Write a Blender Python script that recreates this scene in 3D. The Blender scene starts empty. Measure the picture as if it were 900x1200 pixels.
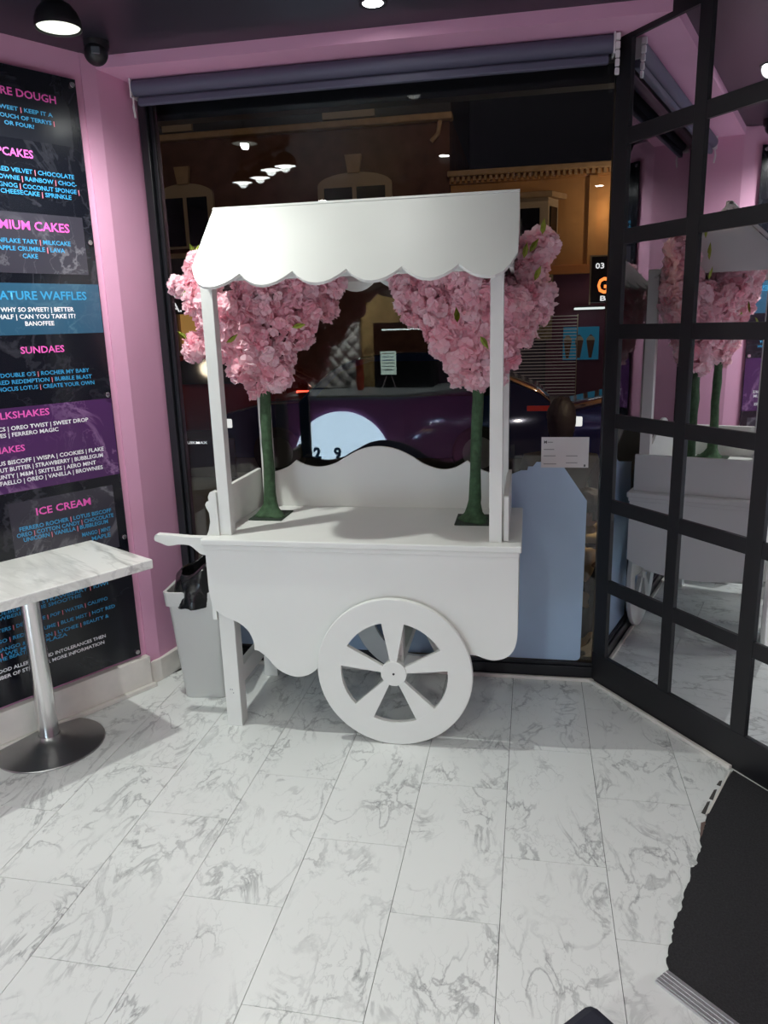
import bpy, bmesh, math, random
from mathutils import Vector, Matrix
random.seed(7)
PI = math.pi
SC = bpy.context.scene
COL = SC.collection

# ------------------------------------------------------------------ camera
CAM_H = 1.601
cd = bpy.data.cameras.new('camera'); cam = bpy.data.objects.new('camera', cd); COL.objects.link(cam)
rr = Vector((0.983, 0.182, -0.029)); ff = Vector((-0.1835, 0.9532, -0.2406)).normalized()
rr = (rr - ff*rr.dot(ff)).normalized(); uu = rr.cross(ff)
M = Matrix((rr, uu, -ff)).transposed().to_4x4(); M.translation = (0, 0, CAM_H); cam.matrix_world = M
cd.sensor_fit = 'VERTICAL'; cd.sensor_height = 36; cd.lens = 886.2/1200*36; cd.clip_start = .02
SC.camera = cam

# ------------------------------------------------------------------ world, lights, exposure
SC.view_settings.view_transform = 'Standard'; SC.view_settings.look = 'None'
SC.view_settings.gamma = 1; SC.view_settings.use_curve_mapping = False
SC.view_settings.exposure = 0.2
w = bpy.data.worlds.new('night'); SC.world = w; w.use_nodes = True
w.node_tree.nodes['Background'].inputs[0].default_value = (.012, .012, .014, 1)
w.node_tree.nodes['Background'].inputs[1].default_value = .2

def lamp(name, kind, loc, power, color=(1, 1, 1), size=.05, aim=None, angle=140, blend=.5):
    ld = bpy.data.lights.new(name, kind); o = bpy.data.objects.new(name, ld); COL.objects.link(o)
    ld.energy = power; ld.color = color; o.location = loc
    if kind == 'SPOT':
        ld.spot_size = math.radians(angle); ld.spot_blend = blend; ld.shadow_soft_size = size
    elif kind == 'AREA':
        ld.shape = 'DISK'; ld.size = size
    else:
        ld.shadow_soft_size = size
    if aim is not None:
        d = Vector(aim) - Vector(loc); o.rotation_euler = d.to_track_quat('-Z', 'Y').to_euler()
    return o

COOL = (.965, 1.0, .955)
SPOT_A = (-1.48, 2.47, 2.545)
HEADS = [(-1.86, 1.49), (-1.70, 1.61), (-1.555, 1.82), (-1.44, 1.90)]
DOWN = [(-.53, 2.825), (-.55, 1.30), (.55, 1.30), (-1.75, -.15), (-.55, -.25), (.55, -.25), (-2.35, -2.2), (-.9, -1.6)]  # the one by the quilted panel is added to brighten it
lamp('spot_light', 'SPOT', (SPOT_A[0], SPOT_A[1], 2.535), 70, COOL, .02, (-1.48, 2.47, 0), 168, 1.0)
for hx, hy in HEADS:
    lamp('spot_light', 'SPOT', (hx, hy, 2.53), 2.5, COOL, .03, (hx+.35, hy+.45, 0), 160, 1.0)
for dx, dy in DOWN:
    lamp('downlight', 'SPOT', (dx, dy, 2.635), 200 if dy < -1.4 else 44 if dy < 0 else 6 if dy < 2 else 3, COOL, .04, (dx, dy, 0), 160, .9)
# street: a warm lamp on the far facade, weak lamps along the road, two fills added
lamp('outside_light', 'POINT', (1.85, 17.2, 3.9), 16, (1, .72, .45), .1)
lamp('outside_light', 'POINT', (-1.0, 14.5, 6.5), 42, (1, .74, .5), .2)
lamp('outside_light', 'POINT', (-7.5, 14.0, 6.0), 20, (1, .75, .5), .2)
lamp('outside_light', 'POINT', (-6.2, 9.6, 3.4), 40, (1, .8, .55), .15)  # added fill that brightens the parked cars, no fitting modelled
lamp('outside_light', 'POINT', (1.0, 4.15, 2.0), 42, (1, .78, .5), .1)  # added warm fill for the child outside, hidden past the mirror wall

# ------------------------------------------------------------------ helpers
MW = {}
def mat_of(p):
    return MW.get(p.name, Matrix.Identity(4)) if p else Matrix.Identity(4)
def tag(o, label=None, cat=None, group=None, kind=None):
    if label: o['label'] = label
    if cat: o['category'] = cat
    if group: o['group'] = group
    if kind: o['kind'] = kind
    return o
def empty(name, loc=(0, 0, 0), rz=0, label=None, cat=None, group=None, kind=None):
    o = bpy.data.objects.new(name, None); COL.objects.link(o); o.empty_display_size = .1
    o.location = loc; o.rotation_euler = (0, 0, rz)
    MW[o.name] = Matrix.Translation(loc) @ Matrix.Rotation(rz, 4, 'Z')
    return tag(o, label, cat, group, kind)
def obj(name, bm, mat, parent=None, local=False, smooth=None, kind=None, label=None):
    """link a bmesh (world coordinates unless local) as one object"""
    if parent is not None and not local:
        bm.transform(mat_of(parent).inverted())
    me = bpy.data.meshes.new(name); bm.normal_update(); bm.to_mesh(me); bm.free()
    if smooth is not None:
        for p in me.polygons: p.use_smooth = True
        if smooth < 180: me.set_sharp_from_angle(angle=math.radians(smooth))
    o = bpy.data.objects.new(name, me); COL.objects.link(o)
    for m in (mat if isinstance(mat, (list, tuple)) else [mat]): me.materials.append(m)
    if parent is not None:
        o.parent = parent; MW[o.name] = mat_of(parent).copy()
    return tag(o, label=label, kind=kind)
def inst(name, src, parent, m):
    o = bpy.data.objects.new(name, src.data if hasattr(src, 'data') else src); COL.objects.link(o)
    o.parent = parent; o.matrix_local = m
    return o
def box(bm, x0, x1, y0, y1, z0, z1, bev=0, mi=0):
    r = bmesh.ops.create_cube(bm, size=1)
    vs = r['verts']
    for v in vs:
        v.co = Vector(((x0+x1)/2 + v.co.x*(x1-x0), (y0+y1)/2 + v.co.y*(y1-y0), (z0+z1)/2 + v.co.z*(z1-z0)))
    fs = set(f for v in vs for f in v.link_faces)
    for f in fs: f.material_index = mi
    if bev:
        bmesh.ops.bevel(bm, geom=list(set(e for v in vs for e in v.link_edges)), offset=bev, segments=2, affect='EDGES', profile=.5)
    return bm
def nb(*a, **k):
    return box(bmesh.new(), *a, **k)
def prism(bm, pts, d0, d1, ax='y', bev=0):
    """extrude a 2-D outline; ax y: pts are (x,z); z: (x,y); x: (y,z)"""
    def P(a, b, d):
        return {'y': (a, d, b), 'z': (a, b, d), 'x': (d, a, b)}[ax]
    n = len(pts)
    A = [bm.verts.new(P(a, b, d0)) for a, b in pts]; B = [bm.verts.new(P(a, b, d1)) for a, b in pts]
    fa = bm.faces.new(A); fb = bm.faces.new(B[::-1])
    fs = [fa, fb]
    for i in range(n):
        fs.append(bm.faces.new((A[i], B[i], B[(i+1) % n], A[(i+1) % n])))
    bmesh.ops.recalc_face_normals(bm, faces=fs)
    if bev:
        es = [e for f in (fa, fb) for e in f.edges]
        bmesh.ops.bevel(bm, geom=es, offset=bev, segments=2, affect='EDGES', profile=.5)
    else:
        bmesh.ops.triangulate(bm, faces=[fa, fb])
    return bm
def lathe(bm, prof, c, seg=32, cap=True):
    rings = []
    for r, z in prof:
        rings.append([bm.verts.new((c[0]+r*math.cos(2*PI*i/seg), c[1]+r*math.sin(2*PI*i/seg), c[2]+z)) for i in range(seg)])
    for a, b in zip(rings, rings[1:]):
        for i in range(seg):
            bm.faces.new((a[i], a[(i+1) % seg], b[(i+1) % seg], b[i]))
    if cap:
        bm.faces.new(rings[0][::-1]); bm.faces.new(rings[-1])
    bmesh.ops.recalc_face_normals(bm, faces=bm.faces[:])
    return bm
def tube(bm, pts, rad, seg=8):
    pts = [Vector(p) for p in pts]; rings = []
    for i, p in enumerate(pts):
        d = (pts[min(i+1, len(pts)-1)] - pts[max(i-1, 0)]).normalized()
        q = d.to_track_quat('Z', 'Y'); r = rad[i] if isinstance(rad, (list, tuple)) else rad
        rings.append([bm.verts.new(p + q @ Vector((r*math.cos(2*PI*k/seg), r*math.sin(2*PI*k/seg), 0))) for k in range(seg)])
    fs = []
    for a, b in zip(rings, rings[1:]):
        for k in range(seg):
            fs.append(bm.faces.new((a[k], a[(k+1) % seg], b[(k+1) % seg], b[k])))
    fs.append(bm.faces.new(rings[0][::-1])); fs.append(bm.faces.new(rings[-1]))
    bmesh.ops.recalc_face_normals(bm, faces=fs)
    return bm
def arc(cx, cy, r, a0, a1, n, r2=None):
    return [(cx + r*math.cos(math.radians(a0+(a1-a0)*i/n)), cy + (r2 or r)*math.sin(math.radians(a0+(a1-a0)*i/n))) for i in range(n+1)]
def spline(pts, n=6):
    """Catmull-Rom through 2-D points"""
    out = []
    for i in range(len(pts)-1):
        p0 = Vector(pts[max(i-1, 0)]); p1 = Vector(pts[i]); p2 = Vector(pts[i+1]); p3 = Vector(pts[min(i+2, len(pts)-1)])
        for k in range(n):
            t = k/n
            v = .5*((2*p1) + (p2-p0)*t + (2*p0-5*p1+4*p2-p3)*t*t + (3*p1-p0-3*p2+p3)*t**3)
            out.append((v.x, v.y))
    out.append(tuple(pts[-1])); return out

# ------------------------------------------------------------------ materials
def srgb(r, g, b):
    f = lambda c: (c/255/12.92) if c/255 <= .04045 else ((c/255+.055)/1.055)**2.4
    return (f(r), f(g), f(b), 1)
def mat(name, col, rough=.5, metal=0, bump=0, bscale=60, var=0, vscale=8, emit=None, estr=1, spec=.5, coat=0):
    m = bpy.data.materials.new(name); m.use_nodes = True; nt = m.node_tree; N = nt.nodes; L = nt.links
    b = N['Principled BSDF']; b.inputs['Base Color'].default_value = col if len(col) == 4 else (*col, 1)
    b.inputs['Roughness'].default_value = rough; b.inputs['Metallic'].default_value = metal
    b.inputs['Specular IOR Level'].default_value = spec; b.inputs['Coat Weight'].default_value = coat
    tc = N.new('ShaderNodeTexCoord')
    if var:
        n = N.new('ShaderNodeTexNoise'); n.inputs['Scale'].default_value = vscale; n.inputs['Detail'].default_value = 5
        L.new(tc.outputs['Object'], n.inputs['Vector'])
        mx = N.new('ShaderNodeMixRGB'); mx.blend_type = 'MULTIPLY'; mx.inputs[1].default_value = b.inputs['Base Color'].default_value
        mr = N.new('ShaderNodeMapRange'); mr.inputs[1].default_value = .3; mr.inputs[2].default_value = .7
        mr.inputs[3].default_value = 1-var; mr.inputs[4].default_value = 1+var*.3
        L.new(n.outputs[0], mr.inputs[0]); L.new(mr.outputs[0], mx.inputs[2]); mx.inputs[0].default_value = 1
        L.new(mx.outputs[0], b.inputs['Base Color'])
    if bump:
        n2 = N.new('ShaderNodeTexNoise'); n2.inputs['Scale'].default_value = bscale; n2.inputs['Detail'].default_value = 6
        L.new(tc.outputs['Object'], n2.inputs['Vector'])
        bp = N.new('ShaderNodeBump'); bp.inputs['Strength'].default_value = bump; bp.inputs['Distance'].default_value = .004
        L.new(n2.outputs[0], bp.inputs['Height']); L.new(bp.outputs[0], b.inputs['Normal'])
    if emit:
        b.inputs['Emission Color'].default_value = emit if len(emit) == 4 else (*emit, 1); b.inputs['Emission Strength'].default_value = estr
    return m
def marble(name, base, vein, scale=5, rnd=True, rough=.25, width=.035, diag=(1, 1), strength=1.0):
    m = bpy.data.materials.new(name); m.use_nodes = True; nt = m.node_tree; N = nt.nodes; L = nt.links
    b = N['Principled BSDF']; b.inputs['Roughness'].default_value = rough
    tc = N.new('ShaderNodeTexCoord'); mp = N.new('ShaderNodeMapping')
    mp.inputs['Rotation'].default_value = (0, 0, math.radians(35)); mp.inputs['Scale'].default_value = (diag[0], diag[1], 1)
    L.new(tc.outputs['Object'], mp.inputs[0]); vec = mp.outputs[0]
    if rnd:
        oi = N.new('ShaderNodeObjectInfo'); mu = N.new('ShaderNodeMath'); mu.operation = 'MULTIPLY'; mu.inputs[1].default_value = 57
        L.new(oi.outputs['Random'], mu.inputs[0]); ad = N.new('ShaderNodeVectorMath'); ad.operation = 'ADD'
        L.new(vec, ad.inputs[0]); L.new(mu.outputs[0], ad.inputs[1]); vec = ad.outputs[0]
    def veins(sc, wd, dist):
        n = N.new('ShaderNodeTexNoise'); n.inputs['Scale'].default_value = sc; n.inputs['Detail'].default_value = 7
        n.inputs['Roughness'].default_value = .55; n.inputs['Distortion'].default_value = dist
        L.new(vec, n.inputs['Vector'])
        s = N.new('ShaderNodeMath'); s.operation = 'SUBTRACT'; s.inputs[1].default_value = .5; L.new(n.outputs[0], s.inputs[0])
        a = N.new('ShaderNodeMath'); a.operation = 'ABSOLUTE'; L.new(s.outputs[0], a.inputs[0])
        r = N.new('ShaderNodeMapRange'); r.inputs[1].default_value = 0; r.inputs[2].default_value = wd; r.inputs[3].default_value = 1; r.inputs[4].default_value = 0
        r.interpolation_type = 'SMOOTHSTEP'
        L.new(a.outputs[0], r.inputs[0]); return r.outputs[0]
    v1 = veins(scale, width, .7)
    n3 = N.new('ShaderNodeTexNoise'); n3.inputs['Scale'].default_value = scale*.9; n3.inputs['Detail'].default_value = 3; L.new(vec, n3.inputs['Vector'])
    r3 = N.new('ShaderNodeMapRange'); r3.inputs[1].default_value = .38; r3.inputs[2].default_value = .62; L.new(n3.outputs[0], r3.inputs[0])
    m1 = N.new('ShaderNodeMath'); m1.operation = 'MULTIPLY'; L.new(v1, m1.inputs[0]); L.new(r3.outputs[0], m1.inputs[1])
    v2 = veins(scale*2.3, width*.6, .4)
    m2 = N.new('ShaderNodeMath'); m2.operation = 'MULTIPLY'; L.new(v2, m2.inputs[0]); L.new(r3.outputs[0], m2.inputs[1])
    m3 = N.new('ShaderNodeMath'); m3.operation = 'MULTIPLY_ADD'; m3.inputs[1].default_value = .5; L.new(m2.outputs[0], m3.inputs[0]); L.new(m1.outputs[0], m3.inputs[2])
    m4 = N.new('ShaderNodeMath'); m4.operation = 'MULTIPLY'; m4.inputs[1].default_value = strength; m4.use_clamp = True; L.new(m3.outputs[0], m4.inputs[0])
    mx = N.new('ShaderNodeMixRGB'); mx.inputs[1].default_value = base; mx.inputs[2].default_value = vein
    L.new(m4.outputs[0], mx.inputs[0]); L.new(mx.outputs[0], b.inputs['Base Color'])
    return m
def glass_mat():
    m = bpy.data.materials.new('window_glass'); m.use_nodes = True; nt = m.node_tree; N = nt.nodes; L = nt.links
    N.remove(N['Principled BSDF']); out = N['Material Output']
    t = N.new('ShaderNodeBsdfTransparent'); t.inputs[0].default_value = (.93, .94, .95, 1)
    g = N.new('ShaderNodeBsdfGlossy'); g.inputs['Roughness'].default_value = 0
    f = N.new('ShaderNodeFresnel'); f.inputs[0].default_value = 1.52
    mx = N.new('ShaderNodeMixShader'); L.new(f.outputs[0], mx.inputs[0]); L.new(t.outputs[0], mx.inputs[1]); L.new(g.outputs[0], mx.inputs[2])
    L.new(mx.outputs[0], out.inputs[0]); return m
def petal_mat():
    m = bpy.data.materials.new('silk_petal'); m.use_nodes = True; nt = m.node_tree; N = nt.nodes; L = nt.links
    b = N['Principled BSDF']; out = N['Material Output']; b.inputs['Roughness'].default_value = .8; b.inputs['Specular IOR Level'].default_value = .15
    ge = N.new('ShaderNodeNewGeometry'); oi = N.new('ShaderNodeObjectInfo')
    ad = N.new('ShaderNodeMath'); ad.operation = 'ADD'; L.new(ge.outputs['Random Per Island'], ad.inputs[0]); L.new(oi.outputs['Random'], ad.inputs[1])
    hf = N.new('ShaderNodeMath'); hf.operation = 'MULTIPLY'; hf.inputs[1].default_value = .5; L.new(ad.outputs[0], hf.inputs[0])
    cr = N.new('ShaderNodeValToRGB'); L.new(hf.outputs[0], cr.inputs[0])
    cr.color_ramp.elements[0].color = srgb(252, 192, 206); cr.color_ramp.elements[1].color = srgb(255, 240, 244)
    e = cr.color_ramp.elements.new(.5); e.color = srgb(255, 224, 231)
    L.new(cr.outputs[0], b.inputs['Base Color'])
    tr = N.new('ShaderNodeBsdfTranslucent'); L.new(cr.outputs[0], tr.inputs[0])
    mx = N.new('ShaderNodeMixShader'); mx.inputs[0].default_value = .5
    L.new(b.outputs[0], mx.inputs[1]); L.new(tr.outputs[0], mx.inputs[2]); L.new(mx.outputs[0], out.inputs[0])
    return m

WHITE = mat('white_paint', (.76, .775, .735), .5, bump=.05, bscale=25, var=.03, vscale=3)
PINK = mat('pink_wall_paint', srgb(222, 166, 196), .6, bump=.08, bscale=30, var=.04, vscale=4)
CEIL = mat('black_ceiling_paint', srgb(38, 36, 46), .35)
BLACK = mat('black_paint', srgb(20, 20, 24), .45)
FRAME = mat('black_window_frame', srgb(24, 25, 30), .3)
MIRROR = mat('mirror_glass', (.86, .87, .9), .015, 1)
CREAM = mat('cream_skirting', srgb(226, 222, 214), .5, var=.12, vscale=9)
TILE = marble('marble_laminate', srgb(228, 231, 228), srgb(150, 153, 153), 8.0, True, .24, .036, (1, .6), .62)
TABLE = marble('marble_tabletop', srgb(238, 238, 233), srgb(182, 182, 178), 4.0, False, .22, .05, (1, .18), .8)
UNDER = mat('dark_underlay', srgb(70, 68, 66), .8)
CHROME = mat('polished_steel', (.72, .72, .72), .16, 1)
STEEL = mat('brushed_steel', (.33, .33, .33), .34, 1, bump=.03, bscale=200)
BIN = mat('silver_plastic', srgb(206, 206, 203), .4, .15)
BAG = mat('black_bin_bag', srgb(22, 22, 24), .24, bump=1.0, bscale=34)
BLIND = mat('grey_blind_fabric', srgb(88, 88, 108), .55)
WPLASTIC = mat('white_plastic', srgb(225, 222, 222), .4)
GREEN = mat('moss_green_bark', srgb(66, 96, 66), .85, bump=1.0, bscale=70, var=.45, vscale=40)
GREEN2 = mat('dark_green_base', srgb(44, 58, 46), .8, bump=.5, bscale=60, var=.3, vscale=30)
TWIG = mat('brown_twig', srgb(92, 50, 48), .8)
LEAF = mat('yellow_green_leaf', srgb(168, 184, 70), .6, var=.3, vscale=60)
PETAL = petal_mat()
GLASS = glass_mat()
VINYL = mat('pale_blue_vinyl', srgb(172, 198, 224), .35, var=.1, vscale=2.5)
PAPER = mat('white_paper', srgb(214, 212, 212), .7)
GREYINK = mat('grey_print', srgb(150, 150, 150), .7)
DARKINK = mat('dark_print', srgb(60, 60, 62), .7)
BOARD = marble('black_board', srgb(20, 22, 30), srgb(60, 60, 68), 2.2, False, .16, .02, (1, 1), .7)
PGREY = marble('grey_marble_print', srgb(58, 56, 66), srgb(120, 118, 126), 3.2, True, .18, .025, (1, 1), .8)
PDARK = mat('charcoal_print', srgb(28, 30, 38), .18)
PTEAL = marble('teal_print', srgb(48, 86, 112), srgb(80, 118, 138), 3.0, True, .18, .03, (1, 1), .6)
PPURP = marble('purple_marble_print', srgb(78, 44, 92), srgb(142, 106, 150), 3.4, True, .18, .03, (1, 1), .8)
TPINK = mat('pink_lettering', srgb(236, 98, 190), .4)
TCYAN = mat('cyan_lettering', srgb(52, 150, 200), .4)
TWHITE = mat('white_lettering', srgb(240, 240, 244), .4)
TSEP = mat('rose_lettering', srgb(240, 130, 150), .4)
LENS = mat('lamp_lens', (.9, .95, .85), .2, emit=(.92, 1, .86), estr=.8)
GLOW = mat('lamp_glow', (1, 1, 1), .2, emit=COOL, estr=60)
CARPET = mat('black_door_mat', srgb(44, 44, 46), .95, bump=1.0, bscale=260, var=.5, vscale=160)
ALU = mat('aluminium_strip', (.7, .7, .72), .35, .9)

# ------------------------------------------------------------------ lettering (flat print), all converted in one go
WORDS = []
def word(s, bold=.02):
    c = bpy.data.curves.new('lettering', 'FONT'); c.body = s; c.size = 1; c.offset = bold; c.resolution_u = 2
    o = bpy.data.objects.new('lettering', c); COL.objects.link(o); WORDS.append(o); return len(WORDS)-1
ROWS = [
('MORE DOUGH', -0.2991, 2.4442, 0.2719, 0.0279, 'p'),
('SO SWEET | KEEP IT A', -0.3076, 2.3951, 0.2489, 0.0147, 'c'),
('ADD A TOUCH OF TERRYS |', -0.3287, 2.3671, 0.2963, 0.0148, 'c'),
('OR FOUR?', -0.315, 2.3431, 0.1095, 0.0147, 'c'),
('CUPCAKES', -0.3723, 2.2387, 0.1874, 0.0296, 'p'),
('RED VELVET | CHOCOLATE', -0.272, 2.1841, 0.291, 0.0167, 'c'),
('BROWNIE | RAINBOW | CHOC-', -0.2819, 2.1571, 0.3243, 0.0168, 'c'),
('EGGNOG | COCONUT SPONGE |', -0.281, 2.1303, 0.3357, 0.0168, 'c'),
('CHEESECAKE | SPRINKLE', -0.2829, 2.1078, 0.2699, 0.0168, 'c'),
('PREMIUM CAKES', -0.3434, 1.9846, 0.3433, 0.0339, 'p'),
('CORNFLAKE TART | MILKCAKE', -0.3387, 1.9354, 0.3281, 0.0171, 'c'),
('APPLE CRUMBLE | LAVA', -0.3289, 1.9087, 0.2552, 0.0171, 'c'),
('CAKE', -0.3403, 1.883, 0.058, 0.0171, 'c'),
('SIGNATURE WAFFLES', -0.3556, 1.7322, 0.4431, 0.0335, 'c'),
('WHY SO SWEET? | BETTER', -0.3368, 1.6876, 0.2852, 0.0175, 'w'),
('HALF | CAN YOU TAKE IT?', -0.3419, 1.6617, 0.3029, 0.0176, 'w'),
('BANOFFEE', -0.3384, 1.6357, 0.1135, 0.0176, 'w'),
('SUNDAES', -0.3405, 1.5328, 0.1732, 0.0276, 'p'),
("DOUBLE O'S | ROCHER MY BABY", -0.3375, 1.448, 0.354, 0.0164, 'c'),
('RED REDEMPTION | BUBBLE BLAST', -0.3404, 1.4221, 0.3758, 0.0165, 'c'),
('HOCUS LOTUS | CREATE YOUR OWN', -0.3384, 1.3969, 0.3875, 0.0165, 'c'),
('MILKSHAKES', -0.4647, 1.2936, 0.2335, 0.0277, 'p'),
('CLASSICS | OREO TWIST | SWEET DROP', -0.4089, 1.249, 0.4367, 0.0167, 'w'),
('SMARTIES | FERRERO MAGIC', -0.4765, 1.2248, 0.311, 0.0165, 'w'),
('SHAKES', -0.531, 1.1654, 0.1363, 0.0261, 'p'),
('LOTUS BISCOFF | WISPA | COOKIES | FLAKE', -0.3781, 1.12, 0.48, 0.017, 'w'),
('PEANUT BUTTER | STRAWBERRY | BUBBLEGUM', -0.3843, 1.0938, 0.4779, 0.0171, 'w'),
('BOUNTY | M&M | SKITTLES | AERO MINT', -0.3967, 1.0678, 0.4336, 0.0171, 'w'),
('RAFAELLO | OREO | VANILLA | BROWNIES', -0.3787, 1.0431, 0.4534, 0.0171, 'w'),
('ICE CREAM', -0.3398, 0.9029, 0.2311, 0.0316, 'p'),
('FERRERO ROCHER | LOTUS BISCOFF', -0.3333, 0.8525, 0.3923, 0.0177, 'c'),
('OREO | COTTON CANDY | CHOCOLATE', -0.3365, 0.8291, 0.4132, 0.0177, 'c'),
('UNICORN | VANILLA | BUBBLEGUM', -0.3391, 0.8073, 0.361, 0.0178, 'c'),
('MANGO | MINT', -0.2152, 0.7732, 0.1295, 0.0184, 'c'),
('MAPLE', -0.1966, 0.7469, 0.0862, 0.0185, 'c'),
('BLUEBERRIES | STRAWBERRY | KIWI', -0.4429, 0.5384, 0.4993, 0.0162, 'c'),
('STRAWBERRY | THE SMOOTHIE', -0.5217, 0.5182, 0.4067, 0.016, 'c'),
('WATERS | DIET COKE | POP | WATER | CALIPPO', -0.4567, 0.4705, 0.5081, 0.0163, 'c'),
('TANGO | REDBULL | LIME | BLUE MIST | HOT RED', -0.452, 0.4264, 0.5578, 0.0164, 'c'),
('MANGO & PASSION | LYCHEE | BEAUTY &', -0.448, 0.3911, 0.4809, 0.0164, 'c'),
('LIME | WE MINT | PLAZA', -0.5713, 0.3699, 0.3438, 0.0161, 'c'),
('THE BEAST | PA', -0.6102, 0.3527, 0.1643, 0.0159, 'c'),
('FOOD ALLERGIES AND INTOLERANCES THEN', -0.4673, 0.3056, 0.4691, 0.0158, 'w'),
('MEMBER OF STAFF FOR MORE INFORMATION', -0.4883, 0.2788, 0.4914, 0.0158, 'w')
]
row_ids = []
for r in ROWS:
    segs = r[0].split('|')
    full = word(r[0]); blank = word(r[0].replace('|', '  ')) if len(segs) > 1 else None
    row_ids.append(full)
EXTRA = {k: word(k, b) for k, b in (('EDIE', .015), ('A.', .015), ('GA', .03), ('BALL', .02), ('03', .02), ('DUIKMAX', .01), ('2', .05), ('9', .05), ('M', .03))}
bpy.context.view_layer.update()
DG = bpy.context.evaluated_depsgraph_get()
WMESH = []
for o in WORDS:
    WMESH.append(bpy.data.meshes.new_from_object(o.evaluated_get(DG)))
for o in WORDS:
    c = o.data; bpy.data.objects.remove(o); bpy.data.curves.remove(c)
def word_bm(i, x, z, wdt, cap=None, y=0, flip=False):
    """word mesh scaled to width / cap height in the x-z plane at y"""
    bm = bmesh.new(); bm.from_mesh(WMESH[i])
    xs = [v.co.x for v in bm.verts]; ys = [v.co.y for v in bm.verts]
    x0, x1 = min(xs), max(xs); k = wdt/(x1-x0); kz = k if cap is None else cap/.76
    for v in bm.verts:
        px = (v.co.x-x0)*k; v.co = Vector((x + (wdt-px if flip else px), y, z + v.co.y*kz))
    return bm

# ================================================================== ROOM SHELL
ANG = math.radians(59.5); PLx, PLy = -1.70, 3.02                    # left wall: origin and direction
MA = math.radians(-55.0); MX, MY = .3127, 3.2674                      # mirror wall
ROOM = [(-1.66, 3.30), (-1.70, 3.02), (-1.70-2.4*math.cos(ANG), 3.02-2.4*math.sin(ANG)), (-2.92, -2.7), (1.25, -2.7),
        (MX+1.75*math.cos(MA), MY+1.75*math.sin(MA)), (.33, 3.30)]
def clip(poly, a, b):
    """keep the part of poly left of the edge a-b"""
    out = []
    s = lambda p: (b[0]-a[0])*(p[1]-a[1]) - (b[1]-a[1])*(p[0]-a[0])
    for i in range(len(poly)):
        p, q = poly[i], poly[(i+1) % len(poly)]; sp, sq = s(p), s(q)
        if sp >= 0: out.append(p)
        if sp*sq < 0:
            t = sp/(sp-sq); out.append((p[0]+(q[0]-p[0])*t, p[1]+(q[1]-p[1])*t))
    return out
floor = obj('floor', prism(bmesh.new(), ROOM, -.12, -.005, 'z'), UNDER, kind='structure')
TW, TL_, TO, TA = .305, .6253, .2449, math.radians(-.33)
ca, sa = math.cos(TA), math.sin(TA)
for k in range(-12, 4):
    base = (5.748*TW) if k % 2 == 0 else (4.60*TW)
    if k == -4: base = 5.648*TW
    if k == -5: base = 4.761*TW
    if k == -6: base = 5.60*TW
    j = base - 8*TL_
    while j < 3.4:
        g = .0009
        cs = [(TO+k*TW+g, j+g), (TO+(k+1)*TW-g, j+g), (TO+(k+1)*TW-g, j+TL_-g), (TO+k*TW+g, j+TL_-g)]
        P = [(u*ca - v*sa, u*sa + v*ca) for u, v in cs]
        for a, b in zip(ROOM[1:], ROOM[2:]+[(-1.66, 3.30)]):
            if P: P = clip(P, a, b)
        j += TL_
        if len(P) < 3: continue
        ar = abs(sum(P[i][0]*P[(i+1) % len(P)][1]-P[(i+1) % len(P)][0]*P[i][1] for i in range(len(P))))/2
        if ar < 1e-4: continue
        cx = sum(p[0] for p in P)/len(P); cy = sum(p[1] for p in P)/len(P)
        bm = prism(bmesh.new(), [(p[0]-cx, p[1]-cy) for p in P], -.005, 0, 'z')
        t = obj('tile', bm, TILE, floor, local=True); t.location = (cx, cy, 0)

obj('ceiling', prism(bmesh.new(), ROOM, 2.65, 2.72, 'z'), CEIL, kind='structure')

# left wall (with the corner pillar), its skirting
wl = empty('wall_left', (PLx, PLy, 0), ANG, kind='structure')
obj('plaster', nb(-2.42, -.0, 0, .12, 0, 2.65), PINK, wl, local=True)
pil = [(-1.683, 3.042), (-1.632, 3.34), (-1.90, 3.34), (-1.90, 3.16), (PLx-.04*math.cos(ANG)+.008*math.sin(ANG), PLy-.04*math.sin(ANG)-.008*math.cos(ANG))]
obj('pillar', prism(bmesh.new(), pil, 0, 2.65, 'z', .004), PINK, wl)
PLUM = mat('plum_wall_paint', srgb(64, 40, 60), .6)
wl2 = obj('wall_back_left', nb(-3.04, -2.92, -2.7, .96, 0, 2.65), PLUM, kind='structure')
bb = empty('baseboard_left', (PLx, PLy, 0), ANG, kind='structure')
obj('skirting_board', nb(-2.4, -.040, -.036, 0, 0, .150, .003), CREAM, bb, local=True)
obj('quadrant_bead', nb(-2.4, -.03, -.058, -.036, 0, .02, .004), CREAM, bb, local=True)
def off(poly, d):
    return poly
sk = [(-1.672, 3.028), (-1.616, 3.25), (-1.645, 3.25), (-1.70, 3.045), (PLx-.042*math.cos(ANG)+.02*math.sin(ANG), PLy-.042*math.sin(ANG)-.02*math.cos(ANG))]
obj('pillar_skirting', prism(bmesh.new(), sk, 0, .108, 'z', .003), CREAM, bb)

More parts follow.
